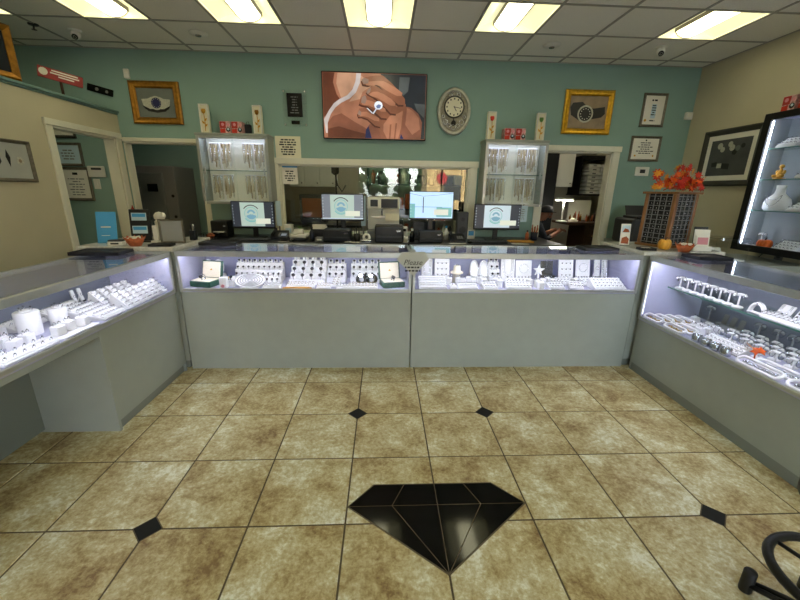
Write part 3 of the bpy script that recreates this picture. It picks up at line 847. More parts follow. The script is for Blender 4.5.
# ---- showcase of necklace boards
NB = [(426.5, .1, .21, 0, 'next to the Please plaque'), (441.5, .14, .21, 1, 'second from the Please plaque'), (507, .13, .22, 0, 'between white pillow steps and starfish'), (523, .15, .2, 2, 'beside the silver starfish'),
      (565, .14, .22, 1, 'beside the black velvet box'), (582, .14, .22, 2, 'between black velvet box and twin strips'), (596, .055, .21, 2, 'first of two narrow strips'), (603.5, .055, .21, 0, 'second of two narrow strips')]
for i, (px, w, h, st, lab) in enumerate(NB):
    place(necklace_board('upright white necklace board ' + lab, w, h, st), ck(px, 1.95 if i < 6 else 1.96), R(rnd.uniform(-4, 4)))
for (px, lab) in ((474, 'plain oval necklace pad nearer the Please plaque'), (483.3, 'plain oval necklace pad nearer the white pillow steps')):
    place(oval_pad('upright ' + lab, .085, .2), ck(px, 1.955), 0)
t = thing('tiered_stand', 'round tiered white stand like a small hat', 'display stand', ck(456, 1.92))
MB().lathe([(.001, 0), (.04, 0), (.034, .08), (.058, .088), (.058, .1), (.034, .112), (.031, .155), (.024, .16), (.001, .16)], 20).build('tiers', 'cream_felt', t)
MB().torus((0, 0, .1635), (.1, 0, 1), .016, .003, 12, 4).build('bangle', 'silver', t)
place(ramp('stack of white pillow steps with bangles', .1, 3, 2, .045, .058, big=True), ck(494.5, 1.91), 0)
t = thing('starfish_ornament', 'silver white starfish propped in a showcase', 'ornament', ck(537, 1.87))
s5 = []
for i in range(10): a = PI / 2 + PI * i / 5; q = .055 if i % 2 == 0 else .022; s5.append((q * math.cos(a), .13 + q * math.sin(a)))
MB().prism(s5, -.008, .006, 'xz').build('star', 'white_leather', t); MB().cyl((0, 0, 0), (0, 0, .1), .012, .007, 10).build('stem', 'white_leather', t); MB().lathe([(.001, 0), (.03, 0), (.026, .008), (.01, .012)], 14).build('foot', 'white_leather', t)
t = thing('velvet_box', 'open black velvet box behind ring blocks', 'box', ck(547, 1.98))
MB().bbox(-.06, .06, -.03, .04, 0, .06, .004).build('box_body', 'black_plastic', t); l = MB(); l.m = Matrix.Translation((0, .035, .06)) @ Matrix.Rotation(R(-10), 4, 'X'); l.bbox(-.06, .06, 0, .02, 0, .13, .004); l.build('lid', 'black_plastic', t)
place(ring_tray('comb-like tray of slim rings beside the Please plaque', .24, .16, 5, 10, R(30)), ck(432, 1.735), 0)
place(ring_tray('small square ring tray below the tiered white stand', .06, .07, 2, 2, R(14)), ck(453.5, 1.70), 0)
place(ring_tray('wide ring tray in front of the oval pads', .17, .08, 2, 7, R(18)), ck(467.5, 1.70), 0)
place(ring_tray('sloping ring tray in front of pillow steps', .13, .1, 3, 5, R(24)), ck(489, 1.70), R(8))
place(ring_tray('long tray of rings in front of the starfish', .22, .1, 3, 8, R(24)), ck(518, 1.71), R(-5))
place(ring_tray('ring tray slanting past the starfish foot', .14, .1, 3, 5, R(22)), ck(555, 1.71), R(6))
place(ring_tray('crossways ring tray between slanting tray and end tray', .12, .11, 3, 4, R(22)), ck(576, 1.72), R(-20))
place(ring_tray('wide ring tray at the end by the wooden earring cabinet', .28, .16, 4, 8, R(26)), ck(606, 1.735), 0)
place(ring_tray('raised ring tray at the rear under the twin strips', .2, .09, 3, 6, R(34)), ck(590, 1.86), 0)
place(ring_tray('raised ring tray at the foot of the starfish side boards', .2, .09, 3, 6, R(34)), ck(516, 1.845), 0)
place(ring_tray('raised ring tray behind the slanting tray', .12, .09, 3, 4, R(34)), ck(561, 1.86), 0)
rb = Proto(ring_block('x', .045, .065))
for (px, yy) in ((462.5, 1.80), (468, 1.87), (473, 1.80), (479.5, 1.86), (484, 1.80), (495, 1.82), (529, 1.80), (536.5, 1.74), (542, 1.80), (547, 1.86), (541, 1.68), (449, 1.83), (458, 1.83), (499.5, 1.75), (552, 1.80), (574, 1.83)):
    rb.place(ck(px, yy), R(rnd.uniform(-25, 25)), 'little white ring block standing among necklace boards', 'ring blocks among necklace boards')

# ---- showcase by the beige partition (deck at .72)
LZ = DZ + .0005
pads = Proto(ring_tray('x', .05, .15, 5, 2, R(44), 'slanted_ring_pad'))
for i in range(7):
    pads.place((-1.635, 1.53 - i * .07, LZ), R(90), 'slanted white ring pad in the row beside the corner post', 'slanted ring pads row')
for i in range(5):
    pads.place((-1.80, 1.46 - i * .08, LZ), R(90), 'slanted white ring pad in the rear row of pads', 'slanted ring pads rear row')
place(ring_tray('large flat ring tray with five crowded rows', .2, .24, 5, 8, R(12)), (-1.67, .95, LZ), R(90))
place(ring_tray('flat ring tray near the large five-row tray, behind it', .26, .14, 3, 8, R(20)), (-1.89, .98, LZ), R(90))
place(ring_tray('low ring tray at the rear beside the tall drum', .2, .1, 3, 6, R(26)), (-1.935, .74, LZ), R(90))
place(drum('tall wide white drum riser wearing rings', .056, .135), (-1.80, .635, LZ), 0)
place(drum('smaller white drum riser beside the tall drum', .045, .11), (-1.755, .775, LZ), 0)
place(drum('white drum riser at the rear by the sliding doors', .055, .15), (-1.94, .47, LZ), 0)
t = thing('display_platform', 'thin white platform carrying three ring blocks', 'display stand', (-1.60, .67, LZ), R(90))
MB().bbox(-.13, .13, -.055, .06, 0, .012, .003).build('slab', 'white_leather', t)
rb2 = Proto(ring_block('x', .052, .055))
for (x, y) in ((-1.61, .59), (-1.62, .67), (-1.60, .75)):
    rb2.place((x, y, LZ + .0125), R(rnd.uniform(70, 105)), 'white cube ring block on the thin white platform', 'ring blocks on the platform')
for (x, y) in ((-1.70, .50), (-1.77, .45), (-1.69, .42), (-1.85, .40), (-1.76, .36), (-1.94, .34), (-1.85, .31), (-1.94, .60)):
    rb2.place((x, y, LZ), R(rnd.uniform(75, 105)), 'white cube ring block standing around the drum risers', 'ring blocks round the drums')
place(ring_tray('long ring tray along the glass under the drum risers', .3, .09, 2, 6, R(10)), (-1.59, .36, LZ), R(90))
place(ring_tray('ring tray with two rows behind the long front tray', .2, .09, 2, 5, R(10)), (-1.69, .25, LZ), R(90))
place(ring_tray('ring tray past the long front tray, by the knee space', .22, .09, 2, 5, R(10)), (-1.59, .08, LZ), R(90))
for i, y in enumerate((1.00, 1.06)):
    place(necklace_board('narrow upright white pendant strip behind the flat ring trays', .03, .12, 2), (-1.925, y + .14, LZ), R(90))['group'] = 'pendant strips'

# ---- tall showcase by the olive wall: glass shelf at .775, deck at .5
SZ = .7755
tb = Proto(tbar('x', .09, .075))
for i in range(8):
    tb.place((2.685, 1.53 - i * .076, SZ), R(-35), 'white T-bar bracelet stand lined up on the inner glass shelf', 'T-bars on the glass shelf')
place(arch_stand('white arch stand with bangle next to the T-bar row', .11, .075), (2.69, .86, SZ), R(-90))
place(ring_tray('long ring tray on the inner glass shelf', .24, .07, 3, 9, R(20)), (2.67, .67, SZ), R(-90))
for i, y in enumerate((.78, .67, .56)):
    place(necklace_board('slanted white pendant card at the back of the glass shelf', .085, .085, i % 3, R(30)), (2.77, y, SZ), R(-90))['group'] = 'pendant cards on the shelf'
place(arch_stand('larger white arch stand between pendant cards', .13, .085), (2.69, .465, SZ), R(-90))
for i, y in enumerate((.36, .27)):
    place(necklace_board('square white pendant pad leaning on the glass shelf', .08, .075, 1 + i, R(35)), (2.66, y, SZ), R(-90))['group'] = 'pendant pads on the shelf'
place(ring_tray('short ring tray on the glass shelf past the pendant pads', .14, .08, 2, 5, R(18)), (2.68, .14, SZ), R(-90))
EZ = .5005
lt = Proto(loop_tray('x', .19, .055))
for (x, y) in ((2.456, 1.48), (2.528, 1.46), (2.60, 1.44), (2.672, 1.42), (2.456, 1.24), (2.528, 1.22)):
    lt.place((x, y, EZ), R(-90), 'white stadium shaped bracelet tray near the corner post', 'loop trays by the corner')
lt2 = Proto(loop_tray('x', .27, .062))
for (x, y) in ((2.456, .56), (2.536, .52), (2.456, .25), (2.536, .22)):
    lt2.place((x, y, EZ), R(-90), 'longer white stadium shaped bracelet tray along the front glass', 'long loop trays')
cuff = MB().lathe([(.03, 0), (.032, .01), (.032, .05), (.029, .054), (.027, .05), (.027, .004)], 18)
cm = cuff.mesh('cuff', 'silver')
for i, (x, y) in enumerate(((2.478, 1.03), (2.478, .95), (2.478, .87), (2.478, .79))):
    tag(put('cuff_bangle', cm, None, (x, y, EZ)), 'wide polished silver cuff bangle standing on the deck', 'bangle', 'silver cuffs')
place(ring_tray('ring tray raised behind the silver cuffs', .3, .1, 3, 9, R(28)), (2.575, .90, EZ), R(-90))
t = thing('paper_leaf', 'orange autumn leaf cluster between rings and T-bars', 'leaf', (2.60, .71, EZ))
for i, (dx, dy, m_) in enumerate(((0, 0, 'leaf_orange'), (.01, -.02, 'leaf_orange'), (-.02, .02, 'leaf_yellow'))):
    l = MB(); l.at((dx, dy, .065 + .01 * i), R(20), R(-35), i); lf = []
    for k in range(10): a = 2 * PI * k / 10; q = .034 if k % 2 == 0 else .018; lf.append((q * math.cos(a), q * math.sin(a)))
    l.prism(lf, 0, .002); l.build('leaf', m_, t)
MB().cyl((0, 0, 0), (0, 0, .065), .004).build('stem', 'leaf_orange', t)
tb2 = Proto(tbar('x', .085, .085))
for r_, x in enumerate((2.665, 2.745, 2.825)):
    for i in range(9):
        y = 1.06 - i * .105 - r_ * .03
        if y < .06: continue
        tb2.place((x, y, EZ), R(-90 + rnd.uniform(-15, 15)), 'white T-bar bracelet stand in the %s row on the lower deck' % ('front', 'middle', 'rear')[r_], 'T-bars on the lower deck, %s row' % ('front', 'middle', 'rear')[r_])
tb3 = Proto(tbar('x', .14, .07, 'liner_grey'))
for y in (1.42, 1.0, .87, .77, .67):
    tb3.place((2.905, y, EZ), R(-90), 'taller grey T-bar stand at the rear of the lower deck', 'tall grey T-bars')
t = thing('earring_card_rack', 'low grey rack holding three earring cards', 'rack', (2.90, 1.20, EZ), R(-90))
MB().bbox(-.12, .12, -.03, .03, 0, .05, .004).build('base', 'liner_grey', t)
for x in (-.07, 0, .07):
    l = MB(); l.m = Matrix.Translation((x, -.01, .048)) @ Matrix.Rotation(R(-14), 4, 'X'); l.bbox(-.022, .022, 0, .006, 0, .08, .003); l.build('earring_card', 'mid_grey', t)
t = thing('ladder_frame', 'white two-rung ladder frame with chains at the rear', 'rack', (2.876, .45, EZ), R(-90))
M_ = Matrix.Translation((0, 0, .005)) @ Matrix.Rotation(R(-18), 4, 'X')
f = MB(); f.m = M_
for z in (0, .075, .15): f.bbox(-.13, .13, 0, .012, z, z + .02, .003)
for x in (-.13, .11): f.bbox(x, x + .02, 0, .012, 0, .17, .003)
f.build('frame', 'white_leather', t)
c = MB(); c.m = M_
for i in range(9): c.tube([(-.09 + .022 * i, -.002, .15), (-.09 + .022 * i, -.004, .10 + .008 * (i % 3))], .0016, 4)
c.build('chains', 'gold_chain', t)
for (x, y) in ((2.62, 1.24), (2.70, 1.25), (2.78, 1.28), (2.79, 1.42), (2.76, 1.19), (2.62, 1.17), (2.68, 1.16)):
    rb2.place((x, y, EZ), R(rnd.uniform(-100, -80)), 'white cube ring block behind the stadium trays', 'ring blocks behind the loop trays')
# ================================================================ things on the walls
def framed(label, W, H, loc, rz, fw, depth, fm, backing, mat_w=0, mm='paper', name='framed_picture', cat='picture', inner=None):
    t = thing(name, label, cat, loc, rz)
    MB().frame(W, H, [(0, 0), (0, -depth * .75), (fw * .25, -depth), (fw * .6, -depth * .8), (fw, -depth * .5), (fw, 0)]).build('frame', fm, t)
    if inner: MB().frame(W - fw * 1.2, H - fw * 1.2, [(0, -depth * .5), (0, -depth * .86), (fw * .2, -depth * .9), (fw * .45, -depth * .55), (fw * .45, -depth * .4)]).at().build('inner_frame', inner, t).location = (0, 0, fw * .6)
    MB().box(-W / 2 + fw * .5, W / 2 - fw * .5, -depth * .35, -.001, fw * .5, H - fw * .5).build('picture', backing if not mat_w else mm, t)
    if mat_w: MB().box(-W / 2 + fw + mat_w, W / 2 - fw - mat_w, -depth * .37, -depth * .34, fw + mat_w, H - fw - mat_w).build('print_sheet', backing, t)
    t['yy'] = -depth * .38
    return t
def lines(t, y, x0, x1, z0, z1, n, m='ink', sd=1, fill=.45, center=True, name='print'):
    r = random.Random(sd); b = MB(); st = (z1 - z0) / n
    for i in range(n):
        z = z1 - st * (i + .8); w = (x1 - x0) * r.uniform(.45, 1); xs = (x0 + x1) / 2 - w / 2 if center else x0
        x = xs
        while x < xs + w - .002:
            q = min(r.uniform(.25, .9) * st * 2.4, xs + w - x); b.box(x, x + q, y - .0006, y, z, z + st * fill); x += q + st * .35
    return b.build(name, m, t)
def flat(t, poly, y, m, name='print', th=.0006):
    return MB().prism(poly, y - th, y, 'xz').build(name, m, t)
def circ(cx, cz, r, n=20, ry=None): return [(cx + r * math.cos(2 * PI * i / n), cz + (ry or r) * math.sin(2 * PI * i / n)) for i in range(n)]

# ---- television
tw, th_ = 1.255, .735
t = thing('television', 'large wall-mounted television showing a hand wearing a diamond ring', 'television', (.07, WB, 2.128))
MB().bbox(-tw / 2, tw / 2, -.055, -.02, 0, th_, .006).build('casing', 'black_gloss', t)
MB().bbox(-.25, .25, -.021, 0, .2, .55, .004).build('wall_mount', 'black_metal', t)
# the picture on the screen, in flat layers (numbers are read off the 120x80 crop of the photograph)
def sx(a): return -tw / 2 + .012 + (a - 35) / (750 - 35) * (tw - .024)
def sz(b): return th_ - .012 - (b - 55) / (503 - 55) * (th_ - .024)
def pic(name, rgb, pw=.76):
    c = s2l(rgb); m = bpy.data.materials.new(name); m.use_nodes = True; n = m.node_tree.nodes; l = m.node_tree.links
    b = n['Principled BSDF']; b.inputs['Base Color'].default_value = (.01, .01, .01, 1); b.inputs['Roughness'].default_value = .25
    b.inputs['Emission Strength'].default_value = pw
    tc = n.new('ShaderNodeTexCoord'); tx = n.new('ShaderNodeTexNoise'); tx.inputs['Scale'].default_value = 4.5; tx.inputs['Detail'].default_value = 2
    l.new(tc.outputs['Object'], tx.inputs['Vector'])
    rp = n.new('ShaderNodeValToRGB'); rp.color_ramp.elements[0].position = .32; rp.color_ramp.elements[1].position = .68
    rp.color_ramp.elements[0].color = (*[x * .72 for x in c], 1); rp.color_ramp.elements[1].color = (*[min(1, x * 1.28) for x in c], 1)
    l.new(tx.outputs['Fac'], rp.inputs[0]); l.new(rp.outputs[0], b.inputs['Emission Color'])
    MATS[name] = m; return name
pic('tv_shoulder', (172, 114, 86)); pic('tv_shadow', (104, 56, 38)); pic('tv_shade', (138, 84, 62)); pic('tv_peach', (200, 152, 120)); pic('tv_hand', (146, 90, 64)); pic('tv_hand_light', (186, 124, 92))
pic('tv_hand_dark', (84, 42, 28)); pic('tv_nail', (150, 122, 106)); pic('tv_strap', (208, 196, 190)); pic('tv_blur', (34, 40, 46)); pic('tv_blur2', (84, 90, 88)); pic('tv_navy', (26, 36, 84)); pic('tv_gem', (225, 232, 246), 1.1); pic('tv_gem2', (120, 140, 186))
Y0 = -.0552
def tv(pts, m, k, name='screen_image'):
    return flat(t, [(min(max(sx(a), sx(37)), sx(748)), min(max(sz(b), sz(501)), sz(57))) for a, b in pts], Y0 - .0002 * k, m, name, .0003)
def cap(a0, b0, a1, b1, r0, r1, n=8):
    d = math.atan2(b1 - b0, a1 - a0)
    return [(a0 + r0 * math.cos(d + PI / 2 + PI * i / n), b0 + r0 * math.sin(d + PI / 2 + PI * i / n)) for i in range(n + 1)] + [(a1 + r1 * math.cos(d - PI / 2 + PI * i / n), b1 + r1 * math.sin(d - PI / 2 + PI * i / n)) for i in range(n + 1)]
MB().box(sx(35), sx(750), Y0, Y0 + .001, sz(503), sz(55)).build('screen', 'tv_shoulder', t)
tv([(35, 55), (120, 55), (108, 120), (130, 200), (150, 230), (70, 330), (35, 360)], 'tv_shadow', 1)
tv([(140, 55), (270, 55), (262, 120), (215, 200), (160, 225), (130, 130)], 'tv_peach', 1)
tv([(300, 70), (345, 110), (370, 140), (310, 180), (290, 230), (215, 250), (262, 180)], 'tv_peach', 1)
tv([(60, 400), (100, 350), (160, 330), (240, 380), (330, 430), (330, 503), (60, 503)], 'tv_shade', 1)
tv([(62, 440), (140, 420), (240, 450), (330, 470), (330, 503), (62, 503)], 'tv_shadow', 2)
tv([(35, 375), (75, 310), (110, 262), (150, 232), (205, 205), (240, 165), (262, 110), (268, 55), (300, 55), (292, 120), (264, 185), (222, 226), (160, 258), (120, 290), (85, 338), (62, 400), (60, 470), (48, 470)], 'tv_strap', 3)
tv([(430, 55), (750, 55), (750, 503), (600, 503), (610, 260), (540, 150)], 'tv_blur', 1)
tv([(565, 75), (635, 75), (625, 170), (590, 200), (560, 160)], 'tv_blur2', 2); tv([(670, 250), (745, 255), (742, 350), (690, 300)], 'tv_blur2', 2)
tv([(600, 270), (650, 280), (700, 320), (728, 380), (722, 503), (575, 503)], 'tv_shade', 3); tv([(620, 282), (660, 300), (705, 350), (715, 430), (660, 470), (610, 400)], 'tv_shoulder', 4)
tv([(330, 440), (360, 400), (380, 503), (325, 503)], 'tv_navy', 3); tv([(565, 440), (600, 503), (540, 503)], 'tv_navy', 4)
tv([(350, 420), (400, 330), (440, 280), (545, 280), (604, 225), (606, 270), (592, 400), (572, 503), (372, 503)], 'tv_hand', 5)
tv([(455, 400), (500, 340), (560, 320), (592, 300), (580, 420), (560, 503), (480, 503), (455, 450)], 'tv_hand_light', 6); tv([(500, 400), (512, 398), (505, 503), (494, 503)], 'tv_hand', 7); tv([(540, 390), (552, 388), (540, 503), (529, 503)], 'tv_hand', 7); tv([(352, 420), (385, 400), (420, 430), (440, 503), (374, 503)], 'tv_shade', 6)
def finger(pts, drop, k, nail=None):
    """one finger: dark underside, mid tone, lit upper edge"""
    n = len(pts) // 2; c = [(sum(p[0] for p in pts) / len(pts)), (sum(p[1] for p in pts) / len(pts))]
    tv([(a - drop * .4, b + drop) for a, b in pts], 'tv_hand_dark', k); tv(pts, 'tv_hand', k + 1)
    tv([(c[0] + (a - c[0]) * .86 + drop * .25, c[1] + (b - c[1]) * .5 - drop * .5) for a, b in pts], 'tv_hand_light', k + 2)
    if nail: tv(nail, 'tv_nail', k + 3)
finger([(302, 100), (330, 82), (400, 68), (450, 68), (505, 112), (562, 168), (604, 222), (598, 262), (560, 262), (515, 228), (470, 188), (428, 140), (395, 122), (350, 136), (312, 130)], 12, 8, [(302, 100), (322, 86), (352, 96), (350, 122), (318, 128)])
finger([(335, 178), (368, 142), (402, 138), (452, 168), (512, 228), (550, 288), (545, 326), (505, 322), (452, 268), (402, 222), (352, 200)], 12, 12, [(335, 180), (352, 158), (368, 150), (362, 180), (345, 196)])
finger([(285, 262), (300, 215), (330, 200), (378, 222), (432, 262), (478, 318), (482, 358), (440, 356), (392, 316), (345, 278), (308, 272)], 12, 16, [(298, 255), (304, 216), (328, 202), (338, 232), (326, 262)])
finger([(272, 330), (286, 294), (330, 288), (382, 328), (432, 372), (436, 420), (396, 412), (344, 366), (302, 352), (280, 354)], 10, 20, [(272, 332), (284, 304), (300, 318), (294, 346)])
tv([(336, 290), (344, 290), (380, 322), (375, 328)], 'tv_gem', 25); tv([(378, 326), (400, 292), (408, 296), (386, 330)], 'tv_gem', 25)
tv([(419 + 30 * math.cos(2 * PI * i / 10), 270 + 30 * math.sin(2 * PI * i / 10)) for i in range(10)], 'tv_gem', 26); tv([(402, 275), (420, 262), (438, 268), (430, 288), (410, 290)], 'tv_gem2', 27)

# ---- clock
mat('clock_plate', (132, 128, 112), .4, metal=.4, var=.3, scale=50)
t = thing('wall_clock', 'oval silver pendulum wall clock beside the television', 'clock', (1.04, WB, 2.21))
MB().at((0, 0, .257)).tube([(.185 * math.cos(a), -.035, .245 * math.sin(a)) for a in [2 * PI * i / 32 for i in range(32)]], .022, 8, True).build('rim', 'pewter_silver' if 'pewter_silver' in MATS else mat('pewter_silver', (188, 186, 172), .35, metal=.5, var=.15, scale=30), t)
MB().prism(circ(0, .257, .19, 32, .25), -.03, 0, 'xz').build('case_back', 'pewter_silver', t)
MB().prism(circ(0, .257, .165, 32, .225), -.032, -.03, 'xz').build('back_plate', 'clock_plate', t)
MB().at((0, 0, .31)).torus((0, -.038, 0), (0, 1, 0), .118, .01, 28, 6).build('bezel', 'dark_frame', t)
f = MB().prism(circ(0, .31, .112, 28), -.04, -.032, 'xz').build('dial', 'cream_card', t)
h = MB()
for i in range(12):
    a = 2 * PI * i / 12; c, s = .09 * math.sin(a), .09 * math.cos(a); h.box(c - .007, c + .007, -.0415, -.04, .31 + s - .009, .31 + s + .009)
h.build('hour_marks', 'ink', f)
for (a, L, w) in ((R(150), .055, .008), (R(100), .08, .006)):
    hm = MB().at((0, -.042, .31), 0, a, 0).bbox(-w / 2, w / 2, -.001, .001, -.01, L, .0005); hm.build('hand', 'black_metal', f)
sc = MB()
for (x, z, r) in ((-.1, .14, .028), (.1, .14, .028), (0, .085, .03), (-.055, .1, .02), (.055, .1, .02), (-.13, .2, .016), (.13, .2, .016), (0, .455, .03), (-.05, .44, .018), (.05, .44, .018)): sc.torus((x, -.036, z), (0, 1, 0), r, .007, 12, 5)
sc.build('scrollwork', 'silver', t)
MB().cyl((0, -.036, .19), (0, -.036, .14), .004).cyl((0, -.042, .13), (0, -.034, .13), .03, n=16).build('pendulum', 'black_gloss', t)

# ---- gold framed watch pictures
mat('pic_grey', (112, 118, 112), .5, var=.1, scale=8); mat('pic_tan', (150, 130, 106), .5, var=.2, scale=10); mat('pic_blue', (26, 30, 84), .4); mat('pic_steel', (186, 186, 170), .4, var=.2, scale=60); mat('pic_black', (22, 22, 24), .4)
t = framed('gold framed picture of a steel watch with blue dial over the safe doorway', .57, .46, (-2.515, WB, 2.25), 0, .07, .04, 'gold_dull', 'pic_grey', inner='gold_dull'); y = t['yy']
flat(t, [(-.16, .2), (-.1, .14), (0, .125), (.1, .14), (.16, .2), (.13, .16), (0, .15), (-.13, .16)], y, 'pic_black')
flat(t, [(-.165, .27), (-.09, .275), (-.05, .295), (.05, .295), (.09, .275), (.165, .27), (.15, .2), (.08, .165), (-.08, .165), (-.15, .2)], y - .0006, 'pic_steel')
flat(t, circ(0, .23, .075, 24), y - .0012, 'pic_steel'); flat(t, circ(0, .23, .058, 24), y - .0018, 'pic_blue')
b = MB()
for i in range(12): a = 2 * PI * i / 12; b.box(.047 * math.sin(a) - .004, .047 * math.sin(a) + .004, y - .0026, y - .0024, .23 + .047 * math.cos(a) - .004, .23 + .047 * math.cos(a) + .004)
b.build('print', 'pic_steel', t)
t = framed('bright gold framed picture of a watch on black strap over the workshop doorway', .615, .505, (2.725, WB, 2.25), 0, .065, .04, 'gold_frame', 'pic_tan', inner='gold_frame'); y = t['yy']
flat(t, [(-.23, .31), (-.2, .36), (-.08, .37), (0, .3), (.08, .3), (.21, .32), (.22, .24), (.18, .2), (.02, .17), (-.1, .16), (-.21, .22)], y, 'pic_black')
flat(t, circ(-.03, .235, .1, 26), y - .0006, 'pic_steel'); flat(t, circ(-.03, .235, .08, 26), y - .0012, 'pic_black')
b = MB()
for i in range(12): a = 2 * PI * i / 12; b.box(-.03 + .06 * math.sin(a) - .005, -.03 + .06 * math.sin(a) + .005, y - .0022, y - .0018, .235 + .06 * math.cos(a) - .005, .235 + .06 * math.cos(a) + .005)
b.build('print', 'paper', t)
# ---- certificates by the workshop doorway
t = framed('upright framed certificate high beside the olive wall', .305, .385, (3.57, WB, 2.357), 0, .028, .025, 'pewter_frame', 'paper'); y = t['yy']
lines(t, y, -.07, .07, .29, .32, 1, 'ink', 4, .6); flat(t, [(-.03, .1), (.03, .1), (.03, .26), (-.03, .26)], y, 'pale_blue'); lines(t, y - .0006, -.03, .03, .13, .26, 5, 'ink', 5); lines(t, y, -.04, .04, .06, .09, 1, 'ink', 6); flat(t, circ(-.09, .075, .016, 12), y, 'gold')
t = framed('wide framed certificate above the white thermostat', .395, .305, (3.55, WB, 1.944), 0, .028, .025, 'pewter_frame', 'paper'); y = t['yy']
lines(t, y, -.12, .12, .09, .24, 6, 'ink', 8, .4); flat(t, circ(0, .255, .01, 10), y, 'ink'); flat(t, circ(-.12, .07, .012, 10), y, 'gold'); flat(t, circ(.12, .07, .012, 10), y, 'gold')
# ---- black plaque on clear acrylic, paper notice
t = thing('acrylic_plaque', 'black award plaque on clear acrylic beside the television', 'plaque', (-.892, WB, 2.262))
MB().bbox(-.145, .145, -.012, -.004, 0, .405, .003).build('acrylic_plate', 'acrylic', t)
MB().bbox(-.09, .09, -.018, -.012, .108, .365, .002).build('plate', 'black_gloss', t); lines(t, -.018, -.06, .06, .14, .34, 7, 'mid_grey', 9, .4); MB().bbox(-.05, .05, -.016, -.012, .025, .065, .002).build('name_plate', 'black_gloss', t)
s = MB()
for x in (-.125, .125):
    for z in (.02, .385): s.cyl((x, -.016, z), (x, 0, z), .01, n=10)
s.build('standoffs', 'silver', t)
t = thing('paper_notice', 'cream paper notice taped above the corner of the inner window', 'notice', (-1.005, WB, 1.9)); MB().box(-.155, .155, -.024, -.021, 0, .252).build('sheet', 'cream_card', t); lines(t, -.024, -.11, .11, .03, .225, 7, 'ink', 10, .55); t.location.y = WB + .02
t = thing('window_notice', 'blue headed notice taped inside the inner window glass', 'notice', at(290.5, 184, Y=WB + .055)); MB().box(-.1, .1, -.002, 0, 0, .235).build('sheet', 'paper', t); flat(t, [(-.1, .2), (.1, .2), (.1, .235), (-.1, .235)], -.002, 'blue_brochure'); lines(t, -.002, -.075, .075, .03, .17, 5, 'ink', 12, .5)
# ---- thermostat and sensors
t = thing('thermostat', 'white thermostat with dark display beside the workshop doorway', 'thermostat', (3.565, WB, 1.765)); MB().bbox(-.09, .09, -.025, 0, 0, .112, .006).build('body', 'white_plastic', t); MB().bbox(-.035, .035, -.027, -.024, .035, .08, .001).build('display', 'dark_grey', t)
t = thing('motion_sensor', 'small white sensor box above the gold framed steel watch', 'sensor', (-2.80, WB, 2.73)); MB().bbox(-.03, .03, -.03, 0, 0, .1, .006).build('body', 'white_plastic', t); MB().bbox(-.02, .02, -.033, -.029, .05, .085, .003).build('lens', 'paper', t)
t = thing('motion_sensor', 'small white sensor box in the corner beside the certificates', 'sensor', (4.03, WB, 2.45)); MB().bbox(-.045, .045, -.04, 0, 0, .085, .006).build('body', 'white_plastic', t); MB().bbox(-.03, .03, -.043, -.039, .03, .07, .003).build('lens', 'paper', t)
# ---- pictures on side walls
t = framed('grey framed jewellery print with white mat on the olive wall', .74, .62, (XR, 2.92, 1.64), R(-90), .06, .045, 'dark_frame', 'pic_dusk' if 'pic_dusk' in MATS else mat('pic_dusk', (74, 76, 76), .5, var=.25, scale=5), .055, 'paper'); y = t['yy']
for (x, z, r, m_) in ((-.13, .44, .035, 'pic_steel'), (-.09, .4, .03, 'pic_steel'), (0, .45, .03, 'pic_steel'), (.03, .41, .035, 'pic_steel'), (.07, .36, .03, 'pic_black'), (.16, .42, .025, 'pic_black'), (.1, .4, .03, 'pic_grey')): flat(t, circ(x, z, r, 10), y, m_)
flat(t, [(-.2, .26), (-.13, .27), (-.12, .22), (-.19, .215)], y, 'pic_black'); flat(t, [(-.12, .25), (-.06, .25), (-.06, .2), (-.12, .2)], y, 'pic_steel'); flat(t, [(-.06, .25), (.04, .24), (.04, .18), (-.05, .19)], y, 'pic_black')
t = framed('pewter framed jewellery print on the beige partition', .72, .345, (XL, 1.945, 1.55), R(90), .03, .03, 'pewter_frame', 'pic_pale' if 'pic_pale' in MATS else mat('pic_pale', (176, 178, 172), .5, var=.05, scale=6)); y = t['yy']
flat(t, [(.02, .1), (.07, .16), (.06, .22), (.01, .2), (-.02, .14)], y, 'pic_black'); flat(t, [(.14, .12), (.155, .2), (.13, .26), (.115, .2)], y, 'pic_black'); flat(t, circ(.24, .175, .035, 14), y, 'pic_steel'); flat(t, circ(.24, .175, .015, 10), y - .0006, 'pic_tan')
flat(t, circ(-.15, .17, .05, 14), y, 'pic_grey')
# ---- frames seen through the partition doorway, on the teal wall
t = framed('framed certificate seen through the partition doorway, upper of two', .34, .27, (-3.66, WB, 1.755), 0, .03, .025, 'pewter_frame', 'pale_blue'); lines(t, t['yy'], -.09, .09, .07, .2, 4, 'mid_grey', 13, .4)
t = framed('framed letter seen through the partition doorway, lower of two', .36, .40, (-3.63, WB, 1.345), 0, .032, .025, 'pewter_frame', 'paper'); lines(t, t['yy'], -.06, .06, .30, .34, 1, 'ink', 14, .7); lines(t, t['yy'], -.1, .1, .06, .28, 7, 'mid_grey', 15, .35)
t = framed('framed sheet seen through the partition doorway, its top hidden by the header', .36, .22, (-3.70, WB, 2.075), 0, .03, .025, 'dark_frame', 'paper')
t = thing('alarm_panel', 'white alarm keypad on the teal wall past the partition doorway', 'keypad', (-3.36, WB, 1.63)); MB().bbox(-.1, .1, -.03, 0, 0, .13, .006).build('body', 'white_plastic', t); MB().bbox(-.05, .07, -.032, -.029, .085, .11, .001).build('display', 'dark_grey', t)
t = thing('light_switch', 'white light switch plate under the alarm keypad', 'switch', (-3.39, WB, 1.49)); MB().bbox(-.04, .04, -.008, 0, 0, .12, .003).build('plate', 'white_plastic', t); MB().bbox(-.012, .012, -.014, -.007, .035, .085, .002).build('toggle', 'white_plastic', t)
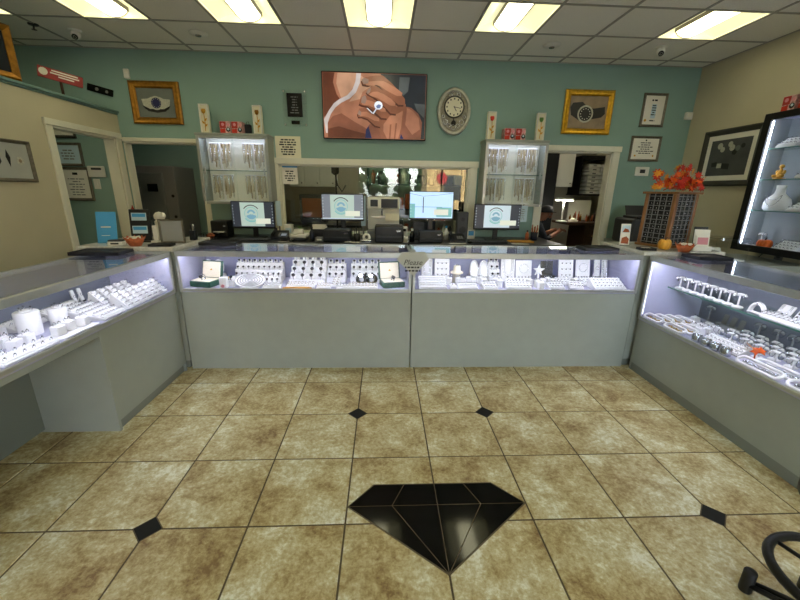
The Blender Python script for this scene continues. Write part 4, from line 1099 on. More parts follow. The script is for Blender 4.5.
# ---- on top of the low partition
t = thing('ledge_sign', 'red board sign on a dark stick above the low partition', 'sign', (XL - .06, 2.93, PH + .028), R(46))
MB().cyl((0, 0, 0), (0, 0, .2), .012).lathe([(.001, 0), (.04, 0), (.036, .008), (.01, .012)], 12).build('stick', 'dark_wood', t)
b = MB().at((0, -.012, .13), 0, R(8), 0).bbox(-.17, .17, -.01, .01, 0, .1, .004).build('board', 'sign_red', t)
b = MB().at((0, -.012, .13), 0, R(8), 0)
for z, x0, x1 in ((.076, -.07, .13), (.054, -.08, .14), (.032, -.02, .1)): b.box(x0, x1, -.0108, -.01, z, z + .012)
b.build('print', 'paper', t)
b = MB().at((0, -.012, .13), 0, R(8), 0); b.prism(circ(-.13, .055, .034, 12), -.012, -.01, 'xz'); b.build('emblem', 'cream_trim', t)
t = thing('wall_plaque', 'small black plaque with two pale emblems on the teal wall', 'plaque', (-3.14, WB, 2.565)); MB().at((0, -.02, 0), 0, R(14), 0).bbox(-.14, .14, -.006, .018, 0, .075, .003).build('plate', 'black_gloss', t)
b = MB().at((0, -.02, 0), 0, R(14), 0); b.prism(circ(-.03, .037, .02, 10), -.0072, -.006, 'xz'); b.prism(circ(.08, .037, .016, 10), -.0072, -.006, 'xz'); b.build('emblem', 'mid_grey', t)
t = thing('gilt_mirror', 'gilt framed mirror standing on the low partition ledge', 'mirror', (XL - .06, 2.14, PH + .028), R(75))
MB().frame(.5, .42, [(0, 0), (0, -.03), (.015, -.045), (.04, -.03), (.055, -.02), (.055, 0)]).build('frame', 'gold_dull', t); MB().box(-.2, .2, -.012, -.004, .05, .37).build('mirror_glass', 'dark_glass', t)

# ---- wall cabinets of chains, either side of the inner window
def chain_stand():
    t = thing('chain_stand', 'x', 'display stand')
    MB().bbox(-.07, .07, -.035, .035, 0, .012, .004).build('base', 'white_leather', t); MB().bbox(-.008, .008, -.008, .008, .012, .3, .002).build('post', 'white_leather', t); MB().bbox(-.125, .125, -.014, .014, .3, .318, .004).build('crossbar', 'white_leather', t)
    c = MB(); r = random.Random(5)
    for i in range(13):
        x = -.12 + .232 * i / 12
        if abs(x) < .012: continue
        z = .04 + r.uniform(0, .09)
        c.tube([(x, -.017, .306), (x + r.uniform(-.002, .002), -.017, z), (x + .004, -.017, z - .008), (x + .009, -.017, z), (x + .008, -.017, .306)], .0026, 4)
    c.build('chains', 'gold_chain', t)
    c = MB()
    for i in range(6):
        x = -.11 + .22 * i / 5; z = .03 + r.uniform(0, .1)
        c.tube([(x, -.021, .306), (x, -.021, z), (x + .004, -.021, z - .008), (x + .009, -.021, z), (x + .008, -.021, .306)], .002, 4)
    c.build('silver_chains', 'silver', t)
    return t
cs = Proto(chain_stand())
def wall_cabinet(label, x0, x1, z0, z1, glab, silver=False):
    d = .25; W = x1 - x0; H = z1 - z0
    t = thing('wall_cabinet', label, 'cabinet', ((x0 + x1) / 2, WB, z0))
    w = W / 2
    b = MB().box(-w, w, -.012, 0, 0, H); b.build('back', 'white_enamel', t)
    for x in (-w, w - .014): MB().box(x, x + .014, -d, -.012, 0, H).build('side', 'laminate', t)
    MB().bbox(-w - .012, w + .012, -d - .012, 0, H, H + .03, .004).build('top', 'laminate', t); MB().box(-w, w, -d, 0, 0, .03).build('bottom', 'white_enamel', t)
    for (a, e, c, f) in ((-w, -w + .035, .03, H), (w - .035, w, .03, H), (-w + .035, w - .035, H - .03, H), (-w + .035, w - .035, .0, .03)): MB().bbox(a, e, -d - .012, -d, c, f, .003).build('door_frame', 'aluminium', t)
    for i, (a, e) in enumerate(((-w + .035, .01), (-.01, w - .035))):
        g = MB().box(a, e, -d + .002 + .01 * i, -d + .007 + .01 * i, .03, H - .03).build('glass_door', 'glass', t)
        xx = a + .03 if i == 0 else e - .03
        MB().bbox(xx - .006, xx + .006, -d - .014, -d + .002 + .01 * i, H * .44, H * .54, .002).build('handle', 'aluminium', g)
    sh = MB().box(-w + .014, w - .014, -d + .03, -.012, H * .5, H * .5 + .007).build('shelf', 'green_glass', t)
    MB().box(-w + .014, w - .014, -d + .0285, -d + .03, H * .5, H * .5 + .007).build('shelf_edge', 'shelf_edge', sh)
    MB().box(-w + .04, w - .04, -d + .03, -d + .045, H - .012, H - .004).build('led_strip', 'led_soft', t)
    for z in (.0305, H * .5 + .0075):
        for x in (-W * .245, W * .235): cs.place(((x0 + x1) / 2 + x, WB - .11, z0 + z), 0, 'white T stand hung with gold chains in the ' + glab, 'chain stands in the ' + glab)
emat('led_soft', (226, 233, 255), LED_POWER * .5)
wall_cabinet('lit glass wall cabinet of gold chains next to the safe doorway', -2.0, -1.18, 1.34, 2.11, 'cabinet next to the safe doorway')
wall_cabinet('lit glass wall cabinet of chains next to the workshop doorway', 1.41, 2.18, 1.36, 2.11, 'cabinet next to the workshop doorway')
# the roses and photo boxes on top of them
def rose_box(label, loc, rz, m):
    t = thing('rose_box', label, 'box', loc, rz)
    w, h = .05, .32
    MB().bbox(-w, w, -.01, .03, 0, h, .003).build('box_body', 'cream_card', t)
    MB().frame(2 * w, h, [(0, -.01), (0, -.03), (.008, -.03), (.008, -.01)]).build('box_rim', 'white_plastic', t)
    MB().tube([(.0, -.02, .03), (.006, -.02, .12), (0, -.02, .24)], .004, 6).build('stem', 'gold', t)
    r = MB(); r.lathe([(.001, .215), (.018, .225), (.026, .25), (.022, .268), (.012, .262), (.001, .27)], 12, (0, -.022, 0), 1, .6); r.build('bloom', m, t)
    l = MB()
    for (x, z, a) in ((.02, .15, .7), (-.02, .12, -.7), (.02, .09, .9)): l.at((x * .6, -.022, z), 0, a, 0).prism([(-.012, 0), (0, .03), (.012, 0), (0, -.02)], -.001, .001, 'xz')
    l.build('leaves', 'gold', t)
mat('box_print', (196, 150, 148), .5, var=.5, scale=45)
def photo_box(label, loc, rz, grp):
    t = thing('photo_box', label, 'box', loc, rz, grp); s = .062
    MB().bbox(-s, s, -s, s, 0, .135, .003).build('box_body', 'box_print', t)
    flat(t, [(-s + .004, .06), (.01, .06), (.012, .131), (-s + .004, .131)], -s, 'red'); flat(t, [(-s + .004, .004), (0, .004), (.0, .057), (-s + .004, .05)], -s, 'leaf_red')
    flat(t, circ(.035, .045, .024, 14), -s - .0006, 'ink'); flat(t, circ(.035, .05, .012, 10), -s - .0012, 'pale_blue'); flat(t, circ(.036, .1, .016, 12), -s, 'pink'); flat(t, circ(-.025, .1, .018, 10), -s - .0006, 'pink')
TZ = 1.34 + .77 + .03
rose_box('tall gift box with a gold rose at the safe end of the cabinet top', (-1.925, WB - .12, TZ + .001), 0, 'gold')
rose_box('tall gift box with a gold rose at the window end of the cabinet top', (-1.31, WB - .12, TZ + .001), R(-8), 'gold_dull')
TZ2 = 1.36 + .75 + .03
rose_box('tall gift box with a dark red rose beside the photo boxes', (1.49, WB - .12, TZ2 + .001), R(6), 'leaf_red')
rose_box('tall gift box with a green rose near the workshop doorway', (2.10, WB - .12, TZ2 + .001), R(-4), 'green_leaf')
for x, w_ in ((-1.68, 'the gold rose box at the safe end'), (-1.545, 'the dark blue gift bag')): photo_box('small red and black patterned box beside ' + w_, (x, WB - .12, TZ + .001), 0, 'patterned boxes near the safe')
for x, w_ in ((1.71, 'dark red'), (1.845, 'green')): photo_box('small red and black patterned box nearer the boxed %s rose' % w_, (x, WB - .12, TZ2 + .001), 0, 'patterned boxes near the workshop')
t = thing('gift_bag', 'little dark blue gift bag behind the patterned boxes', 'bag', (-1.45, WB - .07, TZ + .001)); MB().bbox(-.035, .035, -.03, .03, 0, .12, .006).build('bag_body', 'navy', t); MB().tube([(-.015, 0, .12), (-.012, 0, .15), (.012, 0, .15), (.015, 0, .12)], .003, 6).build('handle', 'black_plastic', t)

# ---- black framed display case hung on the olive wall
t = thing('wall_showcase', 'black framed lit wall showcase with glass shelves on the olive wall', 'display case', (XR, 1.83, 1.02), R(-90))
w, H, d = .5, 1.245, .25
mat('cabinet_grey', (150, 156, 160), .5)
MB().box(-w, w, -.015, 0, 0, H).build('back', 'cabinet_grey', t)
for x in (-w, w - .02): MB().box(x, x + .02, -d + .02, -.015, 0, H).build('side', 'cabinet_grey', t)
MB().box(-w, w, -d + .02, -.015, 0, .02).build('bottom', 'lining', t); MB().box(-w, w, -d + .02, -.015, H - .02, H).build('top', 'lining', t)
for (a, e, c, f) in ((-w - .02, -w + .05, -.02, H + .02), (w - .05, w + .02, -.02, H + .02), (-w + .05, w - .05, -.02, .045), (-w + .05, w - .05, H - .04, H + .02)): MB().bbox(a, e, -d - .01, -d + .02, c, f, .004).build('door_frame', 'black_metal', t)
MB().box(-w + .05, w - .05, -d + .003, -d + .008, .045, H - .04).build('glass_door', 'glass', t)
for x in (-w + .055, w - .062): MB().box(x, x + .007, -d + .012, -d + .02, .05, H - .05).build('led_strip', 'led_soft', t)
for z in (.38, .67, .95):
    sh = MB().box(-w + .02, w - .02, -d + .03, -.015, z - .008, z).build('shelf', 'green_glass', t); MB().box(-w + .02, w - .02, -d + .0285, -d + .03, z - .008, z).build('shelf_edge', 'shelf_edge', sh)
def ws(x, y, z): return (XR + y, 1.83 - x, 1.02 + z + .0005)
place(bust('white necklace bust with silver chain in the wall showcase', .235, .25), ws(-.29, -.13, .38), R(-90))
place(bust('large white necklace bust high in the wall showcase', .2, .24), ws(.02, -.13, .95), R(-90))
t2 = thing('gold_figurine', 'small gold figurine on a wall showcase shelf', 'figurine', ws(-.33, -.14, .67), R(-90))
MB().lathe([(.001, 0), (.045, 0), (.045, .008), (.02, .012)], 16).build('base', 'gold', t2); MB().lathe([(.02, .012), (.028, .03), (.03, .055), (.015, .08), (.01, .095)], 14).build('body', 'gold', t2); MB().ball((0, 0, .115), .02).build('head', 'gold', t2); MB().ball((.03, -.02, .03), .02, .03, .016).ball((-.03, -.02, .03), .02, .03, .016).ball((.034, 0, .065), .012, .012, .02).ball((-.034, 0, .065), .012, .012, .02).build('limbs', 'gold', t2)
t2 = thing('pumpkin', 'orange pumpkin ornament at the foot of the wall showcase', 'pumpkin', ws(-.27, -.16, .02), R(-90))
p = MB()
for i in range(10): a = 2 * PI * i / 10; p.ball((.034 * math.cos(a), .034 * math.sin(a), .042), .028, .028, .042, 8, 6)
p.build('pumpkin_body', 'orange', t2); MB().tube([(0, 0, .075), (.002, 0, .095), (.01, 0, .105)], [.008, .006, .005], 6).build('stem', 'dark_wood', t2)
place(ring_tray('tilted jewellery tray beside the bust in the wall showcase', .2, .14, 3, 6, R(30)), ws(-.03, -.13, .38), R(-90))
place(ring_tray('tilted jewellery tray behind the gold figurine', .18, .14, 3, 5, R(34)), ws(-.05, -.13, .67), R(-90))
place(ring_tray('tilted jewellery tray high up beside the large bust', .18, .14, 3, 5, R(34)), ws(-.30, -.13, .95), R(-90))
place(ring_tray('tilted jewellery tray beside the orange pumpkin', .2, .16, 4, 6, R(30)), ws(-.05, -.14, .02), R(-90))
place(ring_tray('tilted jewellery tray farthest from the orange pumpkin', .2, .16, 4, 6, R(30)), ws(.2, -.14, .02), R(-90))
place(ring_tray('tilted jewellery tray at the far end above', .2, .14, 3, 6, R(30)), ws(.21, -.13, .38), R(-90))
place(tbar('small white T-bar with chains behind the orange pumpkin', .13, .08), ws(-.37, -.10, .02), R(-90))
for i, x in enumerate((-.40, -.33)):
    place(ring_block('flat white ring block at the foot of the wall showcase', .05, .02), ws(x, -.2, .02), R(-90))['group'] = 'flat ring blocks'
for i, y in enumerate((2.22, 2.07)): photo_box('red and black patterned box on the wall showcase, ' + ('nearer the framed jewellery print' if i == 0 else 'farther from the framed jewellery print'), (XR - .13, y, 1.02 + 1.245 + .021), R(-90), 'patterned boxes on the showcase')
tag(MB().tube([(4.075, 2.2, 1.0), (4.06, 2.24, .93), (4.07, 2.18, .88), (4.06, 2.0, .8), (4.07, 1.9, .55), (4.075, 1.9, .3)], .006, 6).build('power_cord', 'black_plastic'), 'black power cord hanging below the wall showcase', 'cord')
t = thing('wall_outlet', 'grey outlet plate below the wall showcase', 'outlet', (XR, 2.07, .88), R(-90)); MB().bbox(-.04, .04, -.01, 0, 0, .12, .003).build('plate', 'mid_grey', t); MB().bbox(-.018, .018, -.013, -.009, .02, .05, .002).bbox(-.018, .018, -.013, -.009, .07, .1, .002).build('socket', 'dark_grey', t)
# ================================================================ back counter and what stands on it
BZ = .95
t = thing('back_counter', 'long black back counter along the teal wall under the desktops', 'counter', (.1, 2.83, 0))
MB().bbox(-2.2, 2.2, 0, .77, BZ - .035, BZ, .005).build('countertop', 'black_laminate', t)
for i in range(5):
    x = -2.15 + .86 * i
    c = MB().box(x + .004, x + .856, .05, .75, .08, BZ - .035).build('cabinet_body', 'laminate_dark', t)
    for q in (0, 1): 
        dd = MB().bbox(x + .008 + .424 * q, x + .424 + .424 * q, .032, .05, .1, BZ - .05, .003).build('cabinet_door', 'laminate', c)
MB().box(-2.1, 2.1, .09, .7, 0, .08).build('toe_kick', 'black_laminate', t)

def scr(name, rgb, pw): return emat(name, rgb, pw) and name
scr('scr_dark', (48, 52, 60), .9); scr('scr_grey', (112, 118, 128), .9); scr('scr_mint', (168, 186, 178), .9); scr('scr_white', (186, 202, 210), .9); scr('scr_sky', (176, 206, 232), 1.05); scr('scr_blue', (112, 158, 178), .85); scr('scr_teal', (112, 172, 172), .9); scr('scr_note', (206, 210, 196), .9); scr('scr_ink', (30, 40, 52), .6)
def monitor(label, px, py_top, py_bot, wpx, Y, rz, kind):
    a = at(px - wpx / 2, py_top, Y=Y); b = at(px + wpx / 2, py_bot, Y=Y)
    W = b.x - a.x; z0 = b.z; H = a.z - b.z
    t = thing('computer_monitor', label, 'monitor', ((a.x + b.x) / 2, Y, BZ + .0005), rz)
    z0 -= BZ; z1 = z0 + H
    MB().bbox(-W / 2, W / 2, -.012, .022, z0, z1, .005).build('bezel', 'black_plastic', t)
    MB().bbox(-W * .28, W * .28, .02, .05, z0 + H * .15, z1 - H * .15, .01).build('rear_housing', 'black_plastic', t)
    MB().bbox(-.03, .03, .03, .05, .012, z0 + H * .4, .004).build('stand_neck', 'black_plastic', t); MB().bbox(-.12, .12, -.07, .11, 0, .014, .005).build('stand_base', 'black_plastic', t)
    X0, X1, Z0, Z1 = -W / 2 + .008, W / 2 - .008, z0 + .02, z1 - .008; w, h = X1 - X0, Z1 - Z0
    def P(u0, u1, v0, v1, m, k, nm='window_image'): MB().box(X0 + w * u0, X0 + w * u1, -.0122 - .0003 * k, -.012 - .0003 * (k - 1), Z0 + h * v0, Z0 + h * v1).build(nm, m, s)
    bgc = {'dark': 'scr_dark', 'grey': 'scr_grey', 'sky': 'scr_sky'}[kind]
    s = MB().box(X0, X1, -.0125, -.012, Z0, Z1).build('screen', bgc, t)
    cx, cz = X0 + w * .46, Z0 + h * .52
    def arc(r0, r1, a0, a1, m, k, n=14):
        p = [(cx + r1 * math.cos(a0 + (a1 - a0) * i / n), cz + r1 * math.sin(a0 + (a1 - a0) * i / n)) for i in range(n + 1)] + [(cx + r0 * math.cos(a1 - (a1 - a0) * i / n), cz + r0 * math.sin(a1 - (a1 - a0) * i / n)) for i in range(n + 1)]
        mm = MB()
        for i in range(n): mm.prism([p[i], p[i + 1], p[2 * n - i], p[2 * n + 1 - i]], -.0122 - .0003 * k, -.012 - .0003 * (k - 1), 'xz')
        mm.build('emblem', m, s)
    if kind == 'sky':
        P(.0, .12, .0, .55, 'scr_teal', 2); P(.3, .32, .2, .8, 'scr_ink', 2); P(.05, .75, .42, .44, 'scr_blue', 2); P(.62, .98, .05, .42, 'scr_teal', 2); P(.56, .9, .12, .34, 'scr_note', 3)
        mm = MB(); mm.tube([(X0, -.0128, Z1 - .02), (X0 + w * .3, -.0128, Z1 - .05), (X0 + w * .65, -.0128, Z1 - .035), (X1, -.0128, Z1 - .01)], .0022, 4); mm.build('window_image', 'scr_ink', s)
    else:
        P(.2, .78, .02, .98, 'scr_white' if 'emblem' in label else 'scr_mint', 2)
        R0 = h * .28
        arc(R0 * .92, R0, 0, 2 * PI, 'scr_teal', 3, 24); arc(R0 * 1.2, R0 * 1.32, R(35), R(145), 'scr_ink', 3); arc(R0 * .35, R0 * .62, R(10), R(170), 'scr_blue', 3); arc(R0 * .1, R0 * .8, R(200), R(340), 'scr_blue', 3); arc(R0 * 1.05, R0 * 1.2, R(215), R(325), 'scr_teal', 3)
        P(.56, .92, .12, .34, 'scr_note', 4)
        if kind == 'grey': P(0, 1, 0, .05, 'scr_white', 5)
    d = MB()
    for i in range(7): d.box(X0 + .008, X0 + .016, -.0135, -.0125, Z0 + h * (.12 + .12 * i), Z0 + h * (.12 + .12 * i) + .008).box(X1 - .016, X1 - .008, -.0135, -.0125, Z0 + h * (.12 + .12 * i), Z0 + h * (.12 + .12 * i) + .008)
    d.build('desktop_icons', 'scr_white', s)
    return t
monitor('computer monitor showing a dark desktop with mint panel, nearest the safe doorway', 253, 201, 228.5, 45, 3.18, 0, 'dark')
monitor('computer monitor with pale grey desktop and mint panel before the inner window', 342.5, 193.5, 221, 43, 3.24, 0, 'grey')
monitor('computer monitor with sky blue desktop before the inner window', 431, 191, 220, 43, 3.24, 0, 'sky')
monitor('computer monitor with dark desktop and round blue emblem, nearest the workshop doorway', 497, 204, 230, 44, 3.18, 0, 'dark')

def keyboard(label, loc, rz):
    t = thing('keyboard', label, 'keyboard', loc, rz); MB().bbox(-.22, .22, -.07, .07, 0, .018, .005).build('key_tray', 'black_plastic', t)
    k = MB()
    for i in range(14):
        for j in range(5): k.bbox(-.205 + .0295 * i, -.205 + .0295 * i + .025, -.06 + .0235 * j, -.06 + .0235 * j + .02, .017, .025, .003)
    k.build('keys', 'dark_grey', t)
keyboard('black keyboard in front of the desktop nearest the safe doorway', (-1.36, 2.97, BZ + .0005), 0)
keyboard('black keyboard in front of the desktop nearest the workshop doorway', (1.42, 2.97, BZ + .0005), 0)
def onb(px, Y): p = at(px, 236, Y=Y); return Vector((p.x, Y, BZ + .0005))
def black_printer(label, px, Y, W, D, H, name='receipt_printer', cat='printer', paper=True):
    t = thing(name, label, cat, onb(px, Y)); MB().bbox(-W / 2, W / 2, -D / 2, D / 2, 0, H, .012).build('body', 'black_plastic', t)
    MB().bbox(-W / 2 + .02, W / 2 - .02, -D / 2 - .004, -D / 2 + .01, H * .3, H * .42, .002).build('slot', 'dark_grey', t)
    MB().bbox(W * .25, W * .4, -D / 2 - .005, -D / 2, H * .65, H * .75, .001).build('badge', 'silver', t)
    if paper: MB().bbox(-W * .3, W * .3, -D / 2 - .05, -D / 2 + .02, H * .34, H * .37, .001).build('paper_sheet', 'paper', t)
    return t
black_printer('black office printer with a white sheet beside the dark desktop near the safe', 223.5, 3.3, .2, .2, .2)
black_printer('black cash drawer printer under the pale grey desktop', 338, 3.02, .32, .2, .14, 'cash_drawer', 'cash drawer', False)
black_printer('black box shaped printer between the two window desktops', 389, 3.02, .33, .26, .19, 'box_printer', 'printer', False)
black_printer('black receipt printer under the sky blue desktop', 430, 3.02, .28, .2, .13, 'receipt_printer', 'printer', False)
# engraving machine before the window
t = thing('engraving_machine', 'tall grey engraving machine between the two window desktops', 'machine', onb(383.5, 3.36))
MB().bbox(-.2, .2, -.13, .13, 0, .1, .01).build('base', 'mid_grey', t); MB().bbox(-.2, .2, .05, .13, .1, .5, .01).build('column', 'cream_trim', t)
MB().bbox(-.2, .2, -.12, .06, .36, .5, .012).build('head', 'cream_trim', t); MB().bbox(-.03, .17, -.125, -.118, .375, .48, .003).build('dark_hood', 'dark_grey', t); MB().bbox(-.16, -.07, -.126, -.118, .39, .47, .003).build('dial_plate', 'dark_grey', t)
MB().bbox(-.15, .1, -.1, .05, .25, .28, .004).build('work_table', 'white_plastic', t); MB().bbox(.02, .19, -.128, -.122, .22, .31, .002).build('card', 'cream_card', t); MB().cyl((-.02, -.03, .28), (-.02, -.03, .38), .012).build('spindle', 'silver', t)
t = thing('cabinet_fan', 'small white webcam box beside the engraving machine', 'webcam', onb(404.5, 3.2)); MB().bbox(-.035, .035, -.03, .03, 0, .16, .008).build('body', 'white_plastic', t); MB().cyl((0, -.03, .12), (0, -.042, .12), .018, n=14).build('lens', 'black_gloss', t)
t.name = 'webcam'
t = thing('speaker', 'slim grey speaker with blue light beside the sky blue desktop', 'speaker', onb(461, 3.3)); MB().bbox(-.07, .07, -.05, .06, 0, .34, .01).build('cabinet', 'dark_grey', t); MB().cyl((0, -.05, .12), (0, -.056, .12), .045, n=18).build('cone', 'black_plastic', t); MB().cyl((0, -.05, .25), (0, -.056, .25), .025, n=16).build('tweeter', 'black_plastic', t)
def phone(label, px, Y):
    t = thing('desk_phone', label, 'phone', onb(px, Y)); MB().prism([(-.09, 0), (.09, 0), (.09, .09), (-.09, .03)], -.09, .09, 'yz').build('body', 'black_plastic', t); MB().tube([(-.065, -.08, .055), (-.065, 0, .085), (-.065, .08, .105)], [.02, .014, .02], 8).build('handset', 'black_plastic', t)
    b = MB().at((0.025, -.02, .056), R(18)); 
    for i in range(3):
        for j in range(4): b.bbox(-.03 + .025 * i, -.012 + .025 * i, -.04 + .02 * j, -.026 + .02 * j, 0, .006, .001)
    b.build('buttons', 'mid_grey', t)
phone('black desk phone between sky blue desktop and emblem desktop', 457, 3.02)
phone('black desk phone beside the keyboard nearest the safe', 280, 3.16)
t = thing('card_terminal', 'small black card terminal with lit screen before the inner window', 'card terminal', onb(284, 2.94)); MB().prism([(-.05, 0), (.05, 0), (.05, .09), (-.05, .05)], -.045, .045, 'yz').build('body', 'black_plastic', t); MB().at((0, 0, .072), R(22)).bbox(-.03, .03, -.02, .03, 0, .003, .001).build('screen', 'scr_grey', t)
t = thing('label_printer', 'low white label printer with dark slot before the inner window', 'printer', onb(299, 3.08)); MB().bbox(-.1, .1, -.1, .1, 0, .03, .006).build('tray', 'black_plastic', t); MB().bbox(-.095, .095, -.1, .1, .03, .075, .01).build('body', 'white_plastic', t); MB().lathe([(.001, .075), (.06, .075), (.06, .11), (.05, .125), (.001, .125)], 16).build('roll_cover', 'white_plastic', t)
t = thing('potted_plant', 'little green potted plant behind the white label printer', 'plant', onb(301, 3.34)); MB().lathe([(.001, 0), (.03, 0), (.04, .07), (.036, .07), (.03, .05)], 14).build('pot', 'white_plastic', t)
l = MB()
for i in range(14): a = i * 2.4; l.at((0, 0, .06), R(20 + 40 * rnd.random()), 0, a).prism([(-.012, 0), (0, -.03), (.012, 0), (0, .07 + .04 * rnd.random())], -.001, .001, 'xz')
l.build('leaves', 'green_leaf', t)
t = thing('tape_dispenser', 'white tape dispenser in front of the engraving machine', 'dispenser', onb(366.5, 2.97)); MB().torus((0, 0, .05), (.3, 1, 0), .034, .016, 18, 8).build('roll', 'paper', t); MB().bbox(-.06, .06, -.025, .025, 0, .02, .006).build('base', 'silver', t)
t = thing('pen_cup', 'black mesh cup of pens before the pale grey desktop', 'pen cup', onb(357, 2.97)); MB().lathe([(.001, 0), (.036, 0), (.04, .09), (.037, .09), (.034, .006)], 16).build('cup', 'black_plastic', t)
p = MB()
for i in range(7): a = i * .9; p.cyl((.018 * math.cos(a), .018 * math.sin(a), .01), (.035 * math.cos(a), .035 * math.sin(a), .13 + .02 * (i % 3)), .004, n=6)
p.build('pens', 'dark_grey', t)
t = thing('pen_cup', 'dark cup of brown brushes by the workshop doorway', 'pen cup', onb(534, 3.3)); MB().lathe([(.001, 0), (.04, 0), (.044, .1), (.041, .1), (.038, .006)], 16).build('cup', 'navy', t)
p = MB()
for i in range(6): a = i * 1.05; p.cyl((.02 * math.cos(a), .02 * math.sin(a), .01), (.038 * math.cos(a), .038 * math.sin(a), .15 + .02 * (i % 3)), .006, n=6)
p.build('brushes', 'wicker', t)
t = thing('wall_tag', 'pale blue plastic sleeve hanging under the chain cabinet by the workshop', 'sleeve', at(522, 222, Y=3.34)); MB().box(-.055, .055, -.003, .003, 0, .2).build('sleeve', 'pale_blue', t); lines(t, -.003, -.03, .03, .03, .17, 6, 'mid_grey', 21, .3); MB().box(-.008, .008, -.002, .002, .2, .22).build('hook', 'silver', t)
t.name = 'plastic_sleeve'
for (px, Y, w, d, a, lab) in ((285, 2.9, .16, .07, 4, 'loose paper slip near the black card terminal'), (352, 2.9, .17, .06, -3, 'loose paper slip near the pen cup'), (458, 2.88, .2, .06, 2, 'loose paper slip below the desk phone by the sky blue desktop'), (521, 2.89, .2, .06, -6, 'loose paper slip near the cup of brushes')):
    tag(MB().bbox(-w / 2, w / 2, -d / 2, d / 2, 0, .003, .001).build('paper_slip', 'paper', None, onb(px, Y), R(a)), lab, 'paper')
t = thing('ring_sizer_tray', 'shallow wooden tray beside the keyboard nearest the workshop', 'tray', onb(521, 3.1)); MB().bbox(-.14, .14, -.08, .08, 0, .012, .003).build('tray_base', 'gourd', t); MB().frame(.28, .02, [(0, -.08), (0, -.086), (.004, -.086), (.004, -.08)]).build('rim', 'oak', t)
# mouse, stapler, boxes that clutter the counter
for (px, Y, lab) in ((470, 2.93, 'black mouse beside the keyboard nearest the workshop'), (291, 2.91, 'black mouse beside the white label printer')):
    t = thing('computer_mouse', lab, 'mouse', onb(px, Y)); MB().ball((0, 0, .016), .03, .05, .02, 12, 8).build('shell', 'black_gloss', t); MB().bbox(-.004, .004, -.035, -.02, .03, .037, .002).build('scroll_wheel', 'mid_grey', t)
t = thing('spray_bottle', 'dark glass cleaner bottle beside the engraving machine', 'bottle', onb(412, 3.0)); MB().lathe([(.001, 0), (.028, 0), (.028, .09), (.012, .115), (.012, .13)], 14).build('bottle_body', 'black_gloss', t); MB().bbox(-.014, .014, -.035, .02, .13, .155, .004).build('trigger_head', 'white_plastic', t)
t = thing('desk_organiser', 'black desk organiser holding papers behind the cash drawer', 'organiser', onb(320, 3.36)); MB().bbox(-.1, .1, -.05, .05, 0, .1, .004).build('body', 'black_plastic', t); MB().bbox(-.085, .085, -.02, 0, .1, .16, .001).bbox(-.07, .09, .01, .03, .1, .14, .001).build('papers', 'paper', t)
t = thing('wire_basket', 'dark wire basket beside the printer near the safe doorway', 'basket', onb(209, 3.05)); w = MB()
for z in (.0, .03, .06): w.tube([(-.09, -.06, z + .004), (.09, -.06, z + .004), (.09, .06, z + .004), (-.09, .06, z + .004)], .003, 5, True)
for i in range(7): w.tube([(-.09 + .03 * i, -.06, .064), (-.09 + .03 * i, -.06, .004), (-.09 + .03 * i, .06, .004), (-.09 + .03 * i, .06, .064)], .002, 4)
w.build('wires', 'black_metal', t); MB().ball((0.02, 0, .04), .05, .04, .03).build('bundle', 'wicker', t)

def bottle(label, px, Y, r0, h, m, capm):
    t = thing('cleaner_bottle', label, 'bottle', onb(px, Y)); MB().lathe([(.001, 0), (r0, 0), (r0, h * .62), (r0 * .4, h * .78), (r0 * .4, h * .84)], 14).build('bottle_body', m, t); MB().lathe([(r0 * .5, h * .84), (r0 * .5, h), (.001, h)], 12).build('cap', capm, t)
bottle('dark blue cleaner bottle beside the white label printer', 312, 3.02, .028, .16, 'navy', 'black_plastic')
bottle('pale cleaner bottle with blue cap beside the desk phone', 446, 3.24, .026, .17, 'white_plastic', 'blue_brochure')
bottle('small brown bottle next to the cup of brushes', 527, 3.32, .022, .12, 'wicker', 'black_plastic')
def small_box(label, px, Y, w, d, h, m, m2, rz=0, name='supply_carton', cat='box'):
    t = thing(name, label, cat, onb(px, Y), rz); MB().bbox(-w / 2, w / 2, -d / 2, d / 2, 0, h, .004).build('carton', m, t); MB().bbox(-w * .35, w * .35, -d / 2 - .001, -d / 2 + .002, h * .3, h * .7, .0005).build('label', m2, t)
small_box('white carton behind the card terminal before the inner window', 289.5, 3.42, .1, .08, .15, 'white_plastic', 'pale_blue')
small_box('black carton behind the receipt printer under the sky blue desktop', 418, 3.5, .14, .1, .2, 'black_plastic', 'dark_grey')
small_box('pale carton standing behind the desk phone by the speaker', 470, 3.4, .1, .1, .14, 'cream_trim', 'blue_brochure')
small_box('low grey carton beside the cash drawer under the pale grey desktop', 319.5, 2.95, .08, .08, .05, 'mid_grey', 'paper')
t = thing('receipt_roll', 'white receipt roll standing beside the black box printer', 'paper roll', onb(405.5, 2.95)); MB().lathe([(.012, 0), (.03, 0), (.03, .07), (.012, .07)], 16).build('roll', 'paper', t); MB().lathe([(.009, .001), (.0118, .001), (.0118, .071), (.009, .071)], 12).build('core', 'wicker', t)
t = thing('cable', 'looped black cable lying behind the spray bottle', 'cable', onb(413, 3.13)); MB().tube([(-.08, .02, .006), (-.03, -.03, .006), (.03, .02, .012), (.07, -.02, .006), (.1, .03, .006)], .005, 6).build('cord', 'black_plastic', t); MB().bbox(.095, .125, .018, .042, 0, .018, .003).build('plug', 'black_plastic', t)
